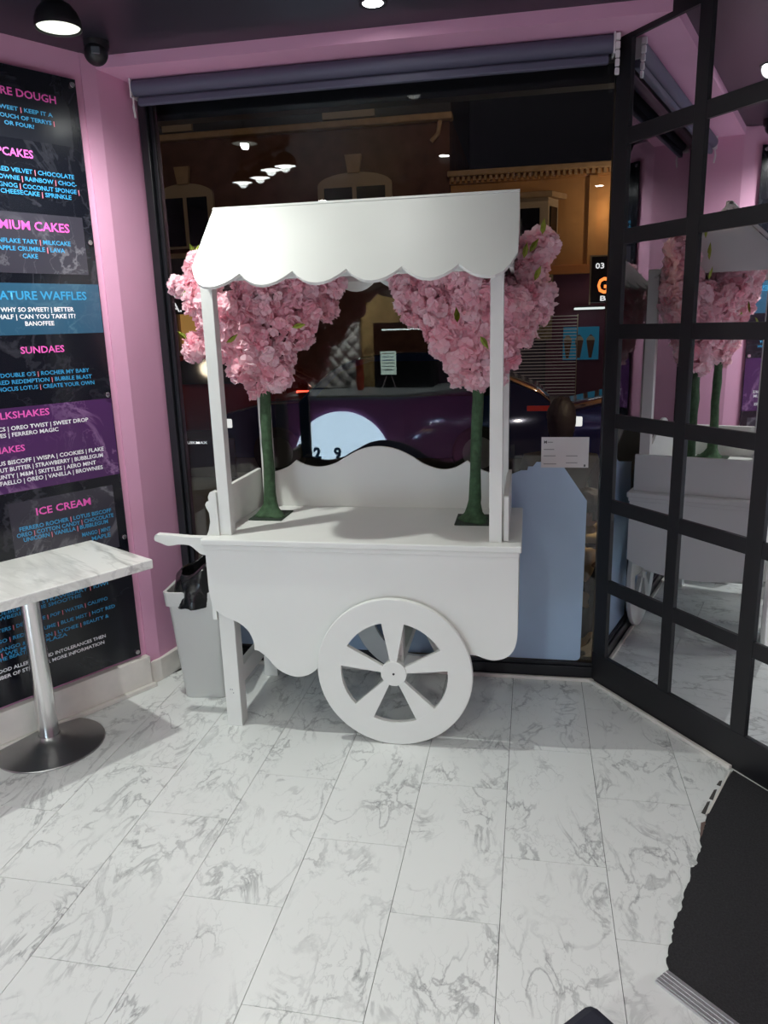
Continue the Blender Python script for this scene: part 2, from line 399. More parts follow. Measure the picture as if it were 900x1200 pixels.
# window side: bulkhead, wall strip above and the glazing
wf = empty('wall_front', (-.66, 3.30, 0), kind='structure')
obj('bulkhead', nb(-1.80, .62, 3.04, 3.42, 2.606, 2.72), PINK, wf)
obj('outer_fascia', nb(-2.2, .8, 3.42, 3.50, 2.50, 3.1), BLACK, wf)
obj('outer_pier', nb(-2.2, -1.66, 3.345, 3.5, -.1, 2.6), BLACK, wf)
obj('outer_plinth', nb(-1.66, .8, 3.34, 3.46, -.1, .03), BLACK, wf)
wn = empty('window_1', (-.66, 3.30, 0), kind='structure')
obj('frame_jamb', nb(-1.635, -1.598, 3.262, 3.335, 0, 2.60, .004), FRAME, wn)
obj('frame_jamb', nb(-1.598, -1.578, 3.285, 3.32, .07, 2.58, .003), FRAME, wn)
obj('frame_jamb', nb(.311, .340, 3.262, 3.335, 0, 2.60, .003), FRAME, wn)
obj('frame_sill', nb(-1.635, .33, 3.266, 3.335, 0, .066, .004), FRAME, wn)
obj('glazing_bead', nb(-1.598, .311, 3.276, 3.29, .066, .082, .002), FRAME, wn)
obj('frame_head', nb(-1.635, .33, 3.266, 3.335, 2.545, 2.60, .004), FRAME, wn)
obj('glass_pane', nb(-1.59, .318, 3.292, 3.298, .06, 2.56), GLASS, wn)
obj('trim_1', nb(-1.62, .318, 3.247, 3.263, 0, .016, .003), CREAM, kind='structure')

# mirror wall: wall behind it, black grid, panes
wr = empty('wall_right', (MX, MY, 0), MA, kind='structure')
obj('plaster', nb(-.03, 1.78, .022, .12, 0, 2.65), BLACK, wr, local=True)
obj('wall_back_right', nb(1.25, 1.37, -2.7, 1.80, 0, 2.65), PINK, kind='structure')
obj('wall_back', nb(-3.04, 1.37, -2.82, -2.70, 0, 2.65), PLUM, kind='structure')
mg = empty('mirror_grid', (MX, MY, 0), MA, 'tall wall of square mirror panes set in a flat black grid beside the window', 'mirror')
SC_ = [(.080, .397), (.451, .752), (.815, 1.120), (1.180, 1.490)]
RZ = [.148 + .3567*i for i in range(7)]; RH = .300
for i, (s0, s1) in enumerate(SC_):
    for z0 in RZ:
        obj('mirror_pane', nb(s0-.004, s1+.004, .004, .010, z0-.004, z0+RH+.004), MIRROR, mg, local=True)
ed = [(0.008, .080), (.397, .451), (.752, .815), (1.120, 1.180), (1.490, 1.70)]
for a, b in ed:
    obj('upright_bar', nb(a, b, -.006, .020, .14, 2.649, .0015), BLACK, mg, local=True)
zs = [(RZ[i]+RH, RZ[i+1]) for i in range(6)] + [(RZ[6]+RH, 2.649)]
for i, (s0, s1) in enumerate(SC_):
    for a, b in zs:
        obj('cross_bar', nb(s0, s1, -.005, .020, a, b, .0015), BLACK, mg, local=True)
obj('plinth', nb(0, 1.70, -.008, .021, 0, .146, .002), BLACK, mg, local=True)
t2 = obj('trim_2', nb(0.0, .782, -.026, -.010, 0, .015, .003), CREAM, wr, local=True)

# ================================================================== CART
CX, CY = -.62, 2.94
cart = empty('candy_cart', (CX, CY, 0), 0, 'white wooden market cart with scalloped canopy and spoked wheels standing before the window', 'cart')
def part(name, bm, m=None, parent=None, **k):
    return obj(name, bm, m or WHITE, parent or cart, **k)
TZ = .815
b = nb(-1.236, -.010, 2.634, 3.235, .790, TZ, .005)
part('table_top', b)
box(bm := bmesh.new(), -1.228, -.018, 2.642, 3.228, .772, .790, .003); part('edge_moulding', bm)
# front apron with its lobes and wheel arch
WX, WZ, WR = -.485, .302, .302
left = [(-1.226, .775), (-1.226, .62)] + spline([(-1.226, .60), (-1.216, .545), (-1.19, .505), (-1.14, .478)], 5)[1:]
bite = arc(-1.165, .37, .112, 72, -8, 8)
lobe = [(-1.035, .352), (-1.015, .336), (-.995, .318)] + spline([(-.985, .303), (-.955, .273), (-.915, .254), (-.875, .249), (-.832, .262), (-.795, .292), (-.772, .330)], 5)
AR = .262
arch = arc(WX, WZ, AR, 172, 10, 22)
rl = spline([(-.222, .38), (-.178, .380), (-.14, .368), (-.103, .363), (-.062, .376), (-.035, .405), (-.022, .45), (-.020, .50)], 5)
out = left + bite + lobe + arch + rl[1:] + [(-.020, .775)]
part('front_apron', prism(bmesh.new(), out, 2.650, 2.668, 'y', .0015))
for x0, nm in ((-1.226, 'side_apron'), (-.038, 'side_apron')):
    pts = [(2.668, .772), (2.668, .47)] + spline([(2.668, .47), (2.75, .445), (2.92, .425), (3.10, .44), (3.222, .49)], 5)[1:] + [(3.222, .772)]
    part(nm, prism(bmesh.new(), pts, x0, x0+.018, 'x', .0015))
part('rear_apron', nb(-1.208, -.038, 3.204, 3.222, .60, .772, .001))
for y0 in (2.670, 3.134):
    lg = part('leg', nb(-1.203, -1.138, y0, y0+.065, 0, .772, .003))
    bm = bmesh.new()
    for z in (.165, .150):
        for dx in ((-.008, .0) if z > .16 else (.004,)):
            tube(bm, [(-1.170+dx, y0-.0006, z), (-1.170+dx, y0+.001, z)], .0022, 8)
    obj('screw', bm, DARKINK, lg)
part('stretcher', nb(-1.185, -1.150, 2.735, 3.134, .160, .235, .002))
# wheels
def wheel(y0):
    wrt = obj('wheel', bmesh_ring(WX, WZ, WR, .208, y0, y0+.022), WHITE, cart, smooth=40)
    for k in range(5):
        a = math.radians(90 + 72*k); h0, h1 = math.radians(13), math.radians(12.0)
        p = [(WX+.04*math.cos(a-h0*1.2), WZ+.04*math.sin(a-h0*1.2)), (WX+.211*math.cos(a-h1), WZ+.211*math.sin(a-h1)),
             (WX+.213*math.cos(a), WZ+.213*math.sin(a)), (WX+.211*math.cos(a+h1), WZ+.211*math.sin(a+h1)), (WX+.04*math.cos(a+h0*1.2), WZ+.04*math.sin(a+h0*1.2))]
        obj('spoke', prism(bmesh.new(), p, y0+.0005, y0+.0215, 'y'), WHITE, wrt)
    hb = obj('hub', prism(bmesh.new(), arc(WX, WZ, .050, 0, 360, 36)[:-1], y0-.004, y0+.024, 'y', .002), WHITE, wrt)
    obj('axle_bolt', prism(bmesh.new(), arc(WX, WZ, .0045, 0, 360, 10)[:-1], y0-.006, y0-.003, 'y'), DARKINK, wrt)
def bmesh_ring(cx, cz, R, r, y0, y1, seg=72):
    bm = bmesh.new(); ch = .003
    prof = [(R-ch, y0), (R, y0+ch), (R, y1-ch), (R-ch, y1), (r, y1), (r, y0)]
    rings = [[bm.verts.new((cx+q*math.cos(2*PI*i/seg), y, cz+q*math.sin(2*PI*i/seg))) for q, y in prof] for i in range(seg)]
    for i in range(seg):
        a, c = rings[i], rings[(i+1) % seg]
        for j in range(6): bm.faces.new((a[j], a[(j+1) % 6], c[(j+1) % 6], c[j]))
    bmesh.ops.recalc_face_normals(bm, faces=bm.faces[:]); return bm
wheel(2.618); wheel(3.232)
bm = bmesh.new(); tube(bm, [(WX, 2.64, WZ), (WX, 3.235, WZ)], .014, 12); part('axle', bm)
part('axle_block', nb(WX-.03, WX+.03, 2.672, 3.20, WZ+.012, WZ+.05, .003))
part('bearer', nb(WX-.03, WX+.03, 2.672, 2.72, WZ+.05, .772, .002)); part('bearer', nb(WX-.03, WX+.03, 3.15, 3.20, WZ+.05, .772, .002))
# handle
hp = [(-1.226, .812), (-1.30, .813), (-1.40, .819), (-1.428, .820)] + arc(-1.430, .802, .019, 80, 215, 6) + spline([(-1.420, .782), (-1.39, .772), (-1.345, .779), (-1.30, .776), (-1.275, .757), (-1.255, .742), (-1.226, .736)], 4)
part('handle', prism(bmesh.new(), hp, 2.672, 2.702, 'y', .003))
# posts
for x0, y0 in ((-1.178, 2.700), (-.128, 2.682), (-1.155, 3.155), (-.118, 3.155)):
    part('post', nb(x0, x0+.046, y0, y0+.046, TZ, 1.80, .002))
# scroll bracket in front of the left post and the gallery boards
br = [(-1.232, TZ), (-1.222, .835), (-1.213, .87), (-1.214, .905), (-1.224, .925), (-1.228, .938), (-1.222, .95), (-1.212, .955), (-1.214, .97), (-1.205, .988), (-1.190, .994), (-1.180, .986), (-1.178, TZ)]
part('scroll_bracket', prism(bmesh.new(), br[::-1], 2.69, 2.715, 'y', .002))
for x0 in (-1.200, -.078):
    part('side_board', nb(x0, x0+.02, 2.715 if x0 < -1 else 2.70, 3.216, TZ, .986, .003))
bw = spline([(-1.165, .963), (-1.10, .975), (-1.045, .997), (-1.010, 1.024)], 4) + spline([(-1.010, 1.024), (-.965, 1.004), (-.905, .995), (-.84, 1.008), (-.78, 1.040), (-.715, 1.073), (-.64, 1.087), (-.56, 1.076), (-.49, 1.045), (-.43, 1.008), (-.36, .987), (-.30, .995), (-.246, 1.026)], 5)[1:] + spline([(-.246, 1.026), (-.215, 1.0), (-.16, .976), (-.08, .962)], 4)[1:]
part('back_board', prism(bmesh.new(), bw + [(-.08, TZ), (-1.165, TZ)], 3.202, 3.216, 'y', .0012))
# canopy
RY, RZ_, EY, EZ = 2.885, 2.045, 2.585, 1.762
def roof(front):
    r_ = empty('canopy_panel', (0, 0, 0)); bpy.data.objects.remove(r_)
    sgn = 1 if front else -1
    ey = EY if front else 2*RY-EY
    A = Vector((0, RY, RZ_)); E = Vector((0, ey, EZ)); d = (E-A); Ln = d.length; d.normalize(); n = Vector((0, -d.z*(1 if front else -1), d.y*(1 if front else -1)))
    if n.z < 0: n = -n
    x0, x1 = -1.178, -.036; k = 6; pts = [(x0, -.004), (x1, -.004)]
    Wd = (x1-x0)/k; cz = Ln-.038
    # scallops right to left, corners rounded like the lobes
    for i in range(k):
        xr = x1 - i*Wd
        for t in range(0, 9):
            f = t/8; u = abs(2*f-1)
            drop = .064*(1-u**2.0)
            if i == 0 and f < .5: drop = .064 - .110*(u**2.6)
            if i == k-1 and f > .5: drop = .064 - .110*(u**2.6)
            if t == 8 and i < k-1: continue
            pts.append((xr - f*Wd, cz+drop))
    bm = bmesh.new(); q = prism(bm, pts, 0, .012, 'z', .001)
    for v in bm.verts:
        p = v.co.copy(); v.co = A + Vector((p.x, 0, 0)) + d*p.y + n*(p.z-.012)
    bmesh.ops.recalc_face_normals(bm, faces=bm.faces[:])
    return part('canopy_panel', bm)
roof(True); roof(False)
part('ridge_board', nb(-1.176, -.038, RY-.006, RY+.02, RZ_-.03, RZ_+.001, .002))
for x0 in (-1.160, -.066):
    part('gable_panel', prism(bmesh.new(), [(2.625, 1.772), (3.145, 1.772), (RY, RZ_-.022)], x0, x0+.012, 'x', .001))
for y0 in (2.70, 3.10):
    part('eave_rail', nb(-1.132, -.082, y0, y0+.03, 1.77, 1.81, .002))

# ================================================================== BLOSSOM TREES
def cluster_mesh(seed):
    R = random.Random(seed); bm = bmesh.new()
    for f in range(24):
        z = R.uniform(-.9, 1); a = R.uniform(0, 2*PI); q = math.sqrt(1-z*z)
        n = Vector((q*math.cos(a), q*math.sin(a), z)); c = n*R.uniform(.020, .040)
        n = (n + Vector((R.uniform(-.5, .5), R.uniform(-.5, .5), R.uniform(-.5, .5)))).normalized()
        t = n.orthogonal().normalized(); s = R.uniform(.018, .027); a0 = R.uniform(0, 2*PI)
        for k in range(5):
            d = Matrix.Rotation(a0 + k*2*PI/5, 4, n) @ t; sd = n.cross(d)
            lift = R.uniform(.15, .75)
            m_ = c + d*s*.55 + n*s*lift*.35; tip = c + d*s + n*s*lift
            v = [bm.verts.new(p) for p in (c, m_ + sd*s*.62, tip + sd*s*.36, tip - sd*s*.36 - n*s*.15, m_ - sd*s*.62)]
            bm.faces.new((v[0], v[1], v[2])); bm.faces.new((v[0], v[2], v[3])); bm.faces.new((v[0], v[3], v[4]))
    bmesh.ops.triangulate(bm, faces=bm.faces[:])
    me = bpy.data.meshes.new('blossom_cluster'); bm.to_mesh(me); bm.free(); me.materials.append(PETAL); return me
CL = [cluster_mesh(i) for i in range(6)]
def leaf_mesh():
    bm = bmesh.new(); P = [(0, 0, 0), (.009, .006, .016), (.010, .006, .032), (0, .002, .058), (-.010, .006, .032), (-.009, .006, .016), (0, -.003, .02), (0, -.003, .04)]
    v = [bm.verts.new(p) for p in P]
    for f in ((0, 1, 6), (1, 2, 7, 6), (2, 3, 7), (0, 6, 5), (6, 7, 4, 5), (7, 3, 4)): bm.faces.new([v[i] for i in f])
    bmesh.ops.solidify(bm, geom=bm.faces[:], thickness=.001)
    me = bpy.data.meshes.new('leaf'); bm.to_mesh(me); bm.free(); me.materials.append(LEAF); return me
LM = leaf_mesh()
def roof_z(y):
    return RZ_ - abs(y-RY)/(RY-EY)*(RZ_-EZ)
def blossom_tree(cx, cy, lean, label, side, seed):
    R = random.Random(seed)
    t = empty('blossom_tree', (cx, cy, TZ), 0, label, 'artificial tree')
    bm = nb(cx-.072, cx+.072, cy-.085, cy+.085, TZ, TZ+.005); obj('base_plate', bm, GREEN2, t)
    bm = bmesh.new(); prof = [(.062, .004), (.050, .012), (.036, .030), (.028, .055), (.025, .09), (.022, .20), (.0215, .32), (.0225, .42), (.0215, .50), (.024, .56), (.020, .60)]
    lathe(bm, prof, (cx, cy, TZ), 20)
    for v in bm.verts:
        h = v.co.z-TZ; a = math.atan2(v.co.y-cy, v.co.x-cx)
        k = 1 + .10*math.sin(3*a+h*20+seed) + .08*math.sin(5*a-h*37) + .05*R.uniform(-1, 1)
        if h < .05: k *= 1+.28*max(0, math.sin(2.5*a+seed))
        v.co.x = cx + (v.co.x-cx)*k + lean*h; v.co.y = cy + (v.co.y-cy)*k
    obj('trunk', bm, GREEN, t, smooth=180)
    tx = cx + lean*.58; z0 = TZ+.545
    pts = []
    def ok(p, r=.05):
        if p[1] > 3.135 or p[1] < 2.79: return False
        if p[2] + .052 > roof_z(p[1]) - .015: return False
        if p[2] > 1.70 and not -1.10 < p[0] < -.12: return False
        return all((p[0]-q[0])**2+(p[1]-q[1])**2+(p[2]-q[2])**2 > .041**2 for q in pts)
    tries = 0
    while len(pts) < 205 and tries < 12000:
        tries += 1
        f = R.random()**.62; z = z0 + .02 + f*.50
        rad = .05 + .29*f**.9
        a = R.uniform(0, 2*PI); q = rad*math.sqrt(R.uniform(.25, 1))
        p = (tx + q*math.cos(a)*(1.05), cy + q*math.sin(a)*.55, z + .02*R.uniform(-1, 1))
        if ok(p): pts.append(p)
    # arms that reach out past the canopy
    for arm in side:
        for q in arm:
            for _ in range(q[4]):
                p = (q[0]+R.gauss(0, q[3]), min(3.13, max(2.8, q[1]+R.gauss(0, q[3]))), q[2]+R.gauss(0, q[3]))
                pts.append(p)
    for p in pts[:298]:
        m = Matrix.Translation(Vector(p)-Vector((cx, cy, TZ))) @ Matrix.Rotation(R.uniform(0, 6.28), 4, 'Z') @ Matrix.Rotation(R.uniform(0, 3.1), 4, 'X') @ Matrix.Scale(R.uniform(.85, 1.2), 4)
        inst('blossom_cluster', CL[R.randrange(6)], t, m)
    # twigs from the fork to the clusters
    for k in range(16):
        p = Vector(pts[R.randrange(60, len(pts))]); s = Vector((tx + R.uniform(-.012, .012), cy + R.uniform(-.012, .012), z0))
        mid = s.lerp(p, .5) + Vector((0, 0, -.02)); bm = bmesh.new()
        tube(bm, [s, mid, p, p + (p-s).normalized()*.03], [.008, .005, .003, .002], 6); obj('branch', bm, TWIG, t)
    return t, pts, R
def leaves(t, pts):
    for (x, y, z, rx, ry) in pts:
        m = Matrix.Translation(Vector((x, y, z)) - t.location) @ Matrix.Rotation(rx, 4, 'X') @ Matrix.Rotation(ry, 4, 'Y')
        inst('leaf', LM, t, m)
tl, p1, R1 = blossom_tree(-1.075, 3.015, .01, 'pink blossom tree with green trunk on left side of the cart top', [
    [(-1.285, 3.0, 1.86, .018, 7), (-1.275, 3.0, 1.78, .02, 8), (-1.27, 3.0, 1.70, .025, 10), (-1.25, 3.0, 1.63, .02, 6)],
    [(-1.385, 3.0, 1.765, .010, 3)], [(-1.335, 3.0, 1.535, .018, 5)],
    [(-.81, 3.02, 1.715, .028, 10), (-.88, 3.02, 1.67, .03, 10)]], 3)
leaves(tl, [(-1.315, 2.99, 1.88, .3, .5), (-1.305, 2.97, 1.89, -.3, -.5), (-1.38, 2.96, 1.735, .3, 1.2), (-1.365, 2.96, 1.565, -.2, -.9), (-1.15, 2.84, 1.55, -.4, .9), (-.90, 2.90, 1.60, .2, 1.4)])
tr, p2, R2 = blossom_tree(-.205, 3.0, .03, 'pink blossom tree with green trunk on right side of the cart top', [
    [(-.01, 3.04, 1.68, .03, 16), (.005, 3.05, 1.77, .022, 11), (.035, 3.05, 1.85, .018, 9), (.05, 3.05, 1.89, .012, 4)],
    [(-.005, 3.06, 1.81, .018, 6)], [(-.45, 3.0, 1.71, .03, 9), (-.44, 3.0, 1.635, .015, 3)]], 11)
leaves(tr, [(.045, 2.96, 1.90, .1, .1), (-.02, 2.95, 1.82, .1, .2), (.0, 2.95, 1.84, .2, .6), (.02, 2.94, 1.74, .3, .4), (-.25, 2.80, 1.60, -.2, -.1), (-.17, 2.82, 1.55, .2, 2.6)])

# ================================================================== MENU BOARD
mb = empty('menu_board', (PLx, PLy, 0), ANG, 'tall black wall menu board with pink and blue lettering on the pink wall', 'menu board')
BY = -.020                                                            # front face of the board, in front of the wall on studs
obj('panel', nb(-1.16, -.075, BY, BY+.006, .165, 2.545, .001), BOARD, mb, local=True)
for s0, s1, z0, z1, m in ((-.575, -.113, 2.300, 2.475, PDARK), (-.567, -.113, 1.828, 2.045, PGREY), (-1.155, -.078, 1.602, 1.792, PTEAL),
                          (-1.155, -.078, 1.010, 1.334, PPURP), (-.560, -.118, .690, .968, PGREY)):
    obj('print_panel', nb(s0, s1, BY-.0006, BY+.001, z0, z1), m, mb, local=True)
TCOL = {'p': TPINK, 'c': TCYAN, 'w': TWHITE}
def sep_faces(bm):
    """give the separator bars their own colour"""
    seen = set()
    lo = min(v.co.z for v in bm.verts)
    for v in bm.verts:
        if v in seen: continue
        st, isl = [v], []
        seen.add(v)
        while st:
            q = st.pop(); isl.append(q)
            for e in q.link_edges:
                o_ = e.other_vert(q)
                if o_ not in seen: seen.add(o_); st.append(o_)
        xs = [q.co.x for q in isl]; zz = [q.co.z for q in isl]
        if max(zz)-min(zz) > 3.2*(max(xs)-min(xs)):
            h = max(zz)-min(zz)
            if min(zz) < .02*h + lo + 1e-6:
                for q in isl:
                    for f in q.link_faces: f.material_index = 1
for r, i in zip(ROWS, row_ids):
    bm = word_bm(i, r[1]-r[3]/2, r[2], r[3], r[4], BY-.0012)
    z_ = r[2]
    if '|' in r[0]:
        lo = min(v.co.z for v in bm.verts)
        if lo < z_ - .02*r[4]:
            for v in bm.verts: v.co.z -= 0
            sep_faces(bm)
    obj('text_line', bm, [TCOL[r[5]], TCOL[r[5]] if r[5] == 'w' else TSEP], mb, local=True)
for z in (2.522, 1.953, 1.349, .731, .186):
    bm = bmesh.new(); prism(bm, arc(-.094, z, .0105, 0, 360, 20)[:-1], BY-.010, BY+.02, 'y', .002)
    obj('stand_off', bm, CHROME, mb, local=True, label='round steel stand-off fixing')

# ================================================================== CAFE TABLE
tb = empty('cafe_table', (-1.86, 2.43, 0), ANG, 'square cafe table with white marble top on a steel pedestal beside the menu board', 'table')
obj('table_top', nb(-.35, .35, -.32, .32, .713, .75, .004), TABLE, tb, local=True)
bm = bmesh.new(); lathe(bm, [(.038, .012), (.038, .713)], (0, 0, 0), 32, False); obj('pole', bm, CHROME, tb, local=True, smooth=40)
bm = bmesh.new(); lathe(bm, [(.205, 0), (.207, .004), (.205, .007), (.15, .014), (.10, .022), (.06, .032), (.044, .045), (.042, .05)], (0, 0, 0), 64); obj('base', bm, STEEL, tb, local=True, smooth=30)
bm = nb(-.16, .16, -.16, .16, .705, .713); obj('mounting_plate', bm, BLACK, tb, local=True)

# ================================================================== WASTE BIN
bx, by = -1.408, 3.00
wb = empty('waste_bin', (bx, by, 0), 0, 'slim silver plastic waste bin between pink pillar and white cart', 'bin')
def taper(bm, lv, cx, cy):
    """stack of rounded rectangles (hw, hd, z)"""
    rings = []
    for hw, hd, z in lv:
        rad = .022; pts = []
        for (sx, sy, a) in ((1, 1, 0), (-1, 1, 90), (-1, -1, 180), (1, -1, 270)):
            pts += arc(cx+sx*(hw-rad), cy+sy*(hd-rad), rad, a, a+90, 4)
        rings.append([bm.verts.new((x, y, z)) for x, y in pts])
    n = len(rings[0])
    for a, b in zip(rings, rings[1:]):
        for i in range(n): bm.faces.new((a[i], a[(i+1) % n], b[(i+1) % n], b[i]))
    bm.faces.new(rings[0][::-1]); bmesh.ops.recalc_face_normals(bm, faces=bm.faces[:]); return bm
def rotz(bm, a, c):
    bmesh.ops.rotate(bm, cent=Vector((c[0], c[1], 0)), matrix=Matrix.Rotation(a, 3, 'Z'), verts=bm.verts[:]); return bm
BR = math.radians(6)
obj('body', rotz(taper(bmesh.new(), [(.088, .112, .0), (.092, .116, .006), (.118, .150, .455), (.112, .144, .455), (.088, .110, .02)], bx, by), BR, (bx, by)), BIN, wb, smooth=35)
obj('rim', rotz(taper(bmesh.new(), [(.118, .150, .450), (.128, .160, .451), (.132, .164, .515), (.128, .160, .517), (.120, .152, .514), (.113, .145, .451)], bx, by), BR, (bx, by)), BIN, wb, smooth=35)
# crumpled bag
R = random.Random(5); bm = bmesh.new(); NU, NV = 34, 44
g = []
for i in range(NU):
    row = []
    for j in range(NV):
        u = i/(NU-1); a = 2*PI*j/NV
        # from inside the bin, up over a gathered mouth, then out over the right part of the rim
        if u < .45: f = u/.45; rad = .10 + .004*f; z = .36 + .21*f
        elif u < .6: f = (u-.45)/.15; rad = .104 + .022*f; z = .57 - .02*f
        else: f = (u-.6)/.4; rad = .126 + .018*math.sin(f*PI*.5); z = .55 - .14*f
        nz = math.sin(4*a+i*.22)+.7*math.sin(9*a-i*.35)+.5*math.sin(15*a+i*.5)
        k = 1 + .045*nz + R.uniform(-.006, .006)
        x = rad*.80*k*math.cos(a); y = rad*1.30*k*math.sin(a)
        z += .014*math.sin(3*a+u*7) + (.03*math.cos(a-.4) if u > .2 else 0)
        row.append(bm.verts.new((bx+.010+x, by-.006+y, z+.045)))
    g.append(row)
for i in range(NU-1):
    for j in range(NV):
        bm.faces.new((g[i][j], g[i][(j+1) % NV], g[i+1][(j+1) % NV], g[i+1][j]))
bmesh.ops.recalc_face_normals(bm, faces=bm.faces[:])
bag = obj('bin_liner', bm, BAG, smooth=180); tag(bag, 'crumpled black bag stuffed in the silver bin', 'bin bag')

# ================================================================== BLIND, LIGHT FITTINGS, CAMERA
bl = empty('roller_blind', (-.66, 3.2, 2.56), 0, 'dark grey roller blind rolled up across the top of the shop window', 'blind')
bm = bmesh.new(); tube(bm, [(-1.612, 3.205, 2.574), (.288, 3.205, 2.574)], .031, 24); obj('roller', bm, BLIND, bl, smooth=40)
obj('fabric', nb(-1.600, .276, 3.212, 3.215, 2.525, 2.57), BLIND, bl)
bm = nb(-1.600, .276, 3.198, 3.222, 2.508, 2.538, .006); obj('hem_bar', bm, BLIND, bl)
for x in (-1.617, .292):
    obj('bracket', nb(x-.003, x+.003, 3.178, 3.25, 2.535, 2.606, .001), WPLASTIC, bl, label='white plastic blind bracket')
bm = bmesh.new(); tube(bm, [(-1.612, 3.19, 2.535), (-1.612, 3.185, 2.50), (-1.610, 3.19, 2.46)], .005, 6); obj('chain_guide', bm, WPLASTIC, bl)
bm = bmesh.new()
for k in range(5): box(bm, .296, .312, 3.17+.002*k, 3.19, 2.60-.028*k-.024, 2.60-.028*k, .003)
obj('chain_guide', bm, WPLASTIC, bl)

def dome_spot(x, y, z, label, group=None, first=None):
    t = empty('ceiling_spotlight', (x, y, 2.65), 0, label, 'spotlight', group)
    bm = bmesh.new(); lathe(bm, [(.070, -.005), (.072, .004), (.070, .02), (.062, .042), (.046, .062), (.024, .074), (.012, .078)], (x, y, z), 32, False); obj('shade', bm, BLACK, t, smooth=40)
    bm = bmesh.new(); lathe(bm, [(.001, -.001), (.064, .0), (.066, .003)], (x, y, z), 32, False); obj('lens', bm, LENS if first else GLOW2, t)
    bm = bmesh.new(); tube(bm, [(x, y, z+.07), (x, y, 2.652)], .010, 8); obj('stem', bm, BLACK, t)
    return t
GLOW2 = mat('lamp_lens_bright', (1, 1, 1), .2, emit=COOL, estr=14)
dome_spot(SPOT_A[0], SPOT_A[1], SPOT_A[2], 'black dome spotlight hanging from ceiling near the small black camera', first=True)
for (hx, hy), nm in zip(HEADS, ('farthest from the window', 'second from far end', 'second from the window', 'nearest the window')):
    dome_spot(hx, hy, 2.535, 'black dome spotlight of the row over the table, ' + nm, 'row of four ceiling spotlights')
bm = bmesh.new(); tube(bm, [(-1.90, 1.42, 2.64), (-1.40, 1.96, 2.64)], .012, 8); tr_ = obj('lighting_track', bm, BLACK); tag(tr_, 'black ceiling track carrying the row of four spotlights', 'track')
for n, (dx, dy) in enumerate(DOWN):
    t = empty('downlight', (dx, dy, 2.65), 0, None, 'downlight', 'recessed ceiling downlights')
    t['label'] = ['recessed downlight in black ceiling above the cart canopy', 'recessed downlight in ceiling midway between camera and cart', 'recessed downlight in ceiling nearest the mirror wall', 'recessed downlight behind the viewpoint, nearest left wall', 'recessed downlight behind the viewpoint, middle of the room', 'recessed downlight behind the viewpoint, nearest right wall', 'added downlight to brighten the white quilted back wall', 'recessed downlight above the right end of the counter'][n]
    bm = bmesh.new(); lathe(bm, [(.036, -.004), (.048, -.005), (.050, -.001), (.050, .002)], (dx, dy, 2.65), 28, False); obj('bezel', bm, BLACK, t)
    bm = bmesh.new(); lathe(bm, [(.001, -.0025), (.034, -.0025), (.036, -.001)], (dx, dy, 2.65), 28, False); obj('lens', bm, GLOW, t)
cv = empty('security_camera', (-1.592, 2.90, 2.65), 0, 'small black dome security camera in the ceiling corner above the pillar', 'camera')
bm = bmesh.new(); lathe(bm, [(.046, 0), (.046, -.02), (.040, -.034)][::-1], (-1.592, 2.90, 2.65), 28); obj('base', bm, BLACK, cv, smooth=40)
bm = bmesh.new(); bmesh.ops.create_uvsphere(bm, u_segments=24, v_segments=16, radius=.043); bmesh.ops.translate(bm, verts=bm.verts[:], vec=(-1.592, 2.89, 2.608)); obj('ball', bm, BLACK, cv, smooth=180)
bm = nb(-.016, .016, -.046, -.036, -.013, .013, .004); rotz(bm, math.radians(28), (0, 0)); bmesh.ops.translate(bm, verts=bm.verts[:], vec=(-1.592, 2.89, 2.606)); obj('lens_window', bm, mat('grey_lens', srgb(78, 86, 92), .2), cv)

# ================================================================== WINDOW VINYL AND NOTICE
VY0, VY1 = 3.2906, 3.2916
pv = [(-.34, .085), (.235, .085)] + arc(.235, .107, .022, -90, 0, 4) + [(.262, .835), (.155, .992), (.150, 1.005), (.045, 1.005), (.030, .985), (.010, .985), (.006, .968), (-.02, .968), (-.075, .945), (-.34, .90)]
v1 = obj('window_decal', prism(bmesh.new(), pv, VY0, VY1, 'y'), VINYL); tag(v1, 'pale blue window decal with chamfered corner right of the cart', 'decal', 'pale blue window decals')
pv = [(-1.46, .085), (-.38, .085), (-.38, .70), (-.45, .74)] + arc(-.90, .50, .45, 35, 145, 10) + [(-1.27, .62), (-1.46, .30)]
v2 = obj('window_decal', prism(bmesh.new(), [(x, min(z, .78)) for x, z in pv], VY0, VY1, 'y'), VINYL); tag(v2, 'pale blue window decal low on the glass behind cart wheels', 'decal', 'pale blue window decals')
nt_ = empty('paper_notice', (.162, 3.289, 1.047), 0, 'white printed paper notice stuck on the window above the blue decal', 'notice')
obj('sheet', nb(.064, .262, 3.2885, 3.2895, .981, 1.113), PAPER, nt_)
obj('print_line', word_bm(EXTRA['M'], .075, 1.086, .012, .013, 3.288), DARKINK, nt_)
for x0, x1, z in ((.090, .112, 1.089), (.074, .118, 1.058), (.074, .124, 1.030), (.168, .216, 1.030), (.074, .128, .995), (.168, .216, 1.000)):
    obj('print_line', nb(x0, x1, 3.2879, 3.2886, z, z+.004), GREYINK, nt_)
obj('print_line', nb(.243, .250, 3.2879, 3.2886, .985, .995), DARKINK, nt_)

